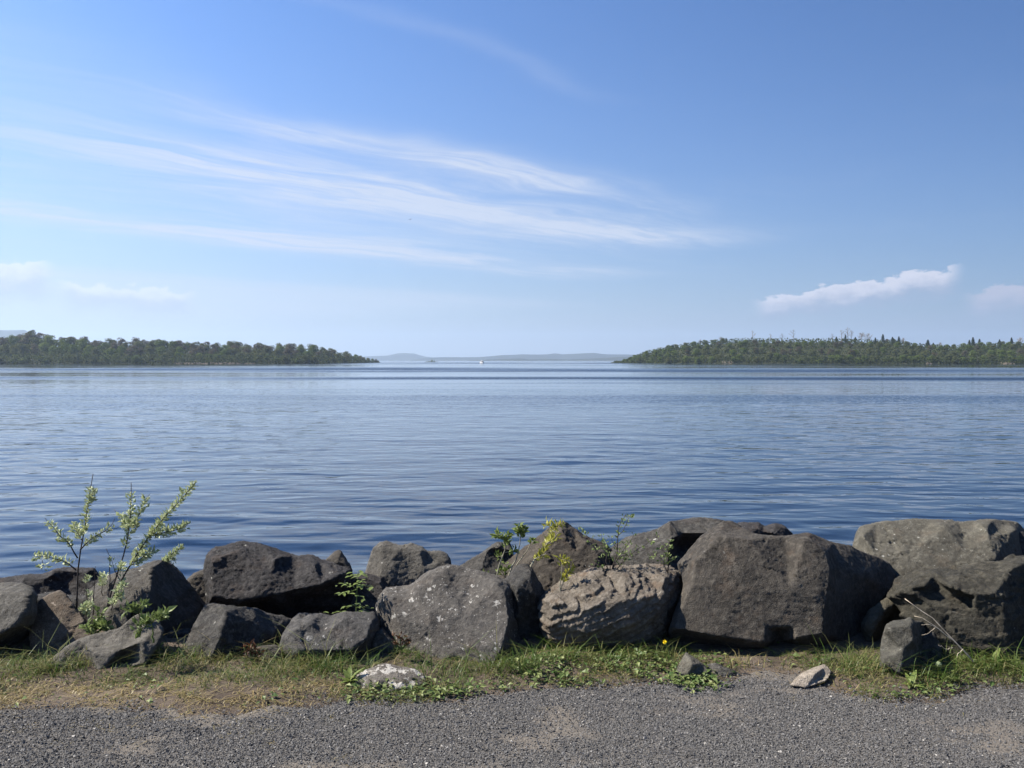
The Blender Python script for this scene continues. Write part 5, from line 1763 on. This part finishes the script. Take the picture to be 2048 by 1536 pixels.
    # dead stems at the right
    shrub('dried_weed', 'bleached dead branching stem leaning across the ledged boulder', 'dried weed', (1942, 1322), 4.42,
          [(z6((1640, 1215), (1560, 1110), (1440, 1010), (1330, 935), (1250, 860), (1170, 848)), 1.0, .04, 0, 0, 0), (z6((1625, 1195), (1540, 1090), (1450, 1020), (1350, 890), (1220, 800), (1095, 710)), 1.0, .08, 0, 0, 0), (z6((1340, 940), (1280, 985), (1230, 1000)), .5, -.02, 0, 0, 0), (z6((1335, 940), (1290, 915), (1228, 918)), .5, -.02, 0, 0, 0), (z6((1560, 1115), (1520, 1150), (1510, 1180)), .6, -.02, 0, 0, 0),
           (z6((1480, 1100), (1420, 1110), (1365, 1080)), .5, -.02, 0, 0, 0)],
          'silver', 'straw', stem_r=(.0034, .0016))
    shrub('twig', 'pinkish dry twig lying on the gravel path', 'twig', (783, 1425), 3.985, [([(783, 1424.5), (789, 1428.5), (797, 1433)], .7, -.03, 0, 0, 0), ([(789, 1428.5), (794, 1427.5)], .4, -.0, 0, 0, 0)], 'silver', 'pinktwig', parts=('stem', 'branch'), stem_r=(.004, .003))
    for px, py, D, lab in ((503, 1322, 4.55, 'rusty red leaved plant beside the low reddish stone'), (803, 1300, 4.6, 'rusty red leaved plant at the foot of the lichen boulder')):
        st = [([(px, py), (px + dx * .5, py - 10), (px + dx, py - h)], .8, -.02, .3, 1, 420) for dx, h in ((-16, 28), (-4, 32), (10, 26), (18, 18))]
        shrub('dock_plant', lab, 'plant', (px, py), D, st, 'rust', 'greenstem', leaf_len=.022, leaf_ratio=.35, spread_leaf=.006)


saplings()


def big_leaf_mesh(L, W, mat, curl=0.25, name='leaf'):
    n = 6
    V, f = [], []
    for i in range(n + 1):
        t = i / n
        w = W * 0.5 * math.sin(math.pi * min(1, t * 0.93 + 0.05)) ** 0.8
        z = -curl * L * t * t
        V += [(-w, L * t, z + w * 0.3), (0, L * t, z), (w, L * t, z + w * 0.3)]
    for i in range(n):
        b = i * 3
        for k in (0, 1):
            f += [(b + k, b + k + 1, b + k + 4), (b + k, b + k + 4, b + k + 3)]
    return mesh_np(name, V, f, mat, True, {'tone': np.full(len(V), 0.5)})


def leafy_plants():
    eld = [big_leaf_mesh(.036, .021, M['elder']), big_leaf_mesh(.030, .016, M['elder'])]

    def place(parent, me, off, az, tilt, s):
        o = link('leaf', me, parent, off)
        o.rotation_euler = (tilt, 0, az)
        o.scale = (s, s, s)
    # elder seedling between the black boulder and the lichen boulder: every leaf its own part
    D = 5.0
    org = P(713, 1235, D)
    t = thing('elder_seedling', org, 'green elder seedling in the shaded gap left of the lichen boulder', 'seedling')

    def q2(x, y):
        return 400 + x / 4, 1040 + y / 4
    for i, (pts, leaves) in enumerate(((((1250, 800), (1250, 640), (1260, 520), (1265, 410)), 9), (((1255, 560), (1200, 510), (1110, 500)), 8), (((1255, 560), (1150, 580), (1110, 600)), 6), (((1255, 540), (1320, 520), (1385, 560)), 7), (((1252, 600), (1300, 610), (1320, 640)), 5),
                                       (((1250, 690), (1200, 680), (1160, 690)), 6), (((1250, 700), (1310, 690), (1360, 710)), 6), (((1250, 740), (1290, 730), (1330, 740)), 5), (((1240, 780), (1110, 720), (1050, 750)), 5), (((1265, 440), (1290, 420), (1320, 440)), 5), (((1262, 440), (1230, 430), (1215, 450)), 5), (((1255, 520), (1280, 480), (1300, 500)), 5))):
        w = np.array([P(*q2(*q), D - (0.05 * k if i else 0)) for k, q in enumerate(pts)])
        w = smooth_path(w, 7)
        a = Acc()
        a.tube(w - org, .004 if i == 0 else .002, .0018 if i == 0 else .001, 5)
        link('stem' if i == 0 else 'branch', a.mesh('stem', M['greenstem'], True), t)
        for k in range(leaves):
            s = 0.35 + 0.65 * k / max(1, leaves - 1)
            p = w[int(s * 6)] - org + rng.normal(0, .006, 3)
            dirx = w[-1] - w[0]
            az = math.atan2(-dirx[0], dirx[1]) + (0.9 if k % 2 else -0.9) + random.uniform(-.4, .4) if i else random.uniform(0, 6.28)
            place(t, eld[k % 2], tuple(p), az, random.uniform(-0.3, 0.5), random.uniform(.8, 1.2))
    # broad plantain-like weed in front of the upright stone
    pl = [big_leaf_mesh(.11, .032, M['elder'], .35), big_leaf_mesh(.08, .03, M['elder'], .5)]
    for px, py, n, lab in ((1822, 1382, 7, 'broad leaved weed in front of the upright stone'), (1985, 1342, 9, 'tall broad leaved weed by the right end of the ledged boulder'), (698, 1375, 8, 'grey green leafy weed left of the pale lichen stone')):
        w = G(px, py)
        w[2] = float(ground_z(w[0], w[1]))
        t = thing('broadleaf_weed', w, lab, 'weed')
        for k in range(n):
            place(t, pl[k % 2], (0, 0, 0.0), k * 6.28 / n + random.uniform(-.3, .3), random.uniform(0.35, 1.1), random.uniform(.6, 1.0))


leafy_plants()


def dandelions():
    # flower
    D = 4.55
    org = P(1336, 1322, D)
    top = P(1330, 1284, D - .03)
    t = thing('dandelion_flower', org, 'single yellow dandelion in bloom under the biggest boulder', 'flower')
    a = Acc()
    a.tube(smooth_path([np.zeros(3), (P(1338, 1300, D) - org), top - org], 6), .0022, .0016, 5)
    link('stem', a.mesh('stem', M['greenstem'], True), t)
    a = Acc()
    n = 46
    az = rng.uniform(0, 6.28, n)
    el = rng.uniform(0.05, 1.2, n)
    ax = Vector((-0.35, -0.75, 0.55)).normalized()
    qt = Vector((0, 0, 1)).rotation_difference(ax)
    d = np.array([tuple(qt @ Vector((math.cos(A) * math.cos(e), math.sin(A) * math.cos(e), math.sin(e)))) for A, e in zip(az, el)])
    a.leaves(np.tile(top - org, (n, 1)), d, np.tile(tuple(ax), (n, 1)), rng.uniform(.011, .0155, n), np.full(n, .005), rng.uniform(0, 1, n), .1, -.1)
    link('flower_head', a.mesh('flower_head', M['petal']), t)
    # seed head
    D = 4.36
    org = P(1882, 1385, D)
    top = P(1877, 1329, D)
    t = thing('dandelion_seed_head', org, 'round pale seed head on a green stem right of the upright stone', 'flower')
    a = Acc()
    a.tube(smooth_path([np.zeros(3), (P(1887, 1355, D) - org), top - org], 7), .0024, .0018, 5)
    link('stem', a.mesh('stem', M['greenstem'], True), t)
    bm = bmesh.new()
    bmesh.ops.create_icosphere(bm, subdivisions=3, radius=.0155)
    for v in bm.verts:
        v.co *= 1 + random.uniform(-.12, .06)
        v.co += Vector(top - org)
    me = bpy.data.meshes.new('seed_ball')
    bm.to_mesh(me)
    bm.free()
    me.materials.append(flat_mat('pale_green_down', (0.13, 0.16, 0.085), .9, .2, 300))
    link('seed_ball', me, t)


dandelions()


# ------------------------------------------------------------------ air
def haze():
    bm = bmesh.new()
    bmesh.ops.create_cube(bm, size=1.0)
    for v in bm.verts:
        v.co.x *= 24000
        v.co.y = 11000 if v.co.y > 0 else -1200
        v.co.z = 330 if v.co.z > 0 else -4
    me = bpy.data.meshes.new('haze')
    bm.to_mesh(me)
    bm.free()
    m = bpy.data.materials.new('thin_haze')
    m.use_nodes = True
    nt = m.node_tree
    nt.nodes.remove(nt.nodes['Principled BSDF'])
    v = nt.nodes.new('ShaderNodeVolumePrincipled')
    v.inputs['Color'].default_value = (0.60, 0.77, 1.0, 1)
    v.inputs['Density'].default_value = 0.00013
    v.inputs['Anisotropy'].default_value = 0.3
    nt.links.new(v.outputs[0], nt.nodes['Material Output'].inputs['Volume'])
    me.materials.append(m)
    link('haze', me, kind='stuff', label='thin blue haze over the lake and far hills', category='haze')


haze()
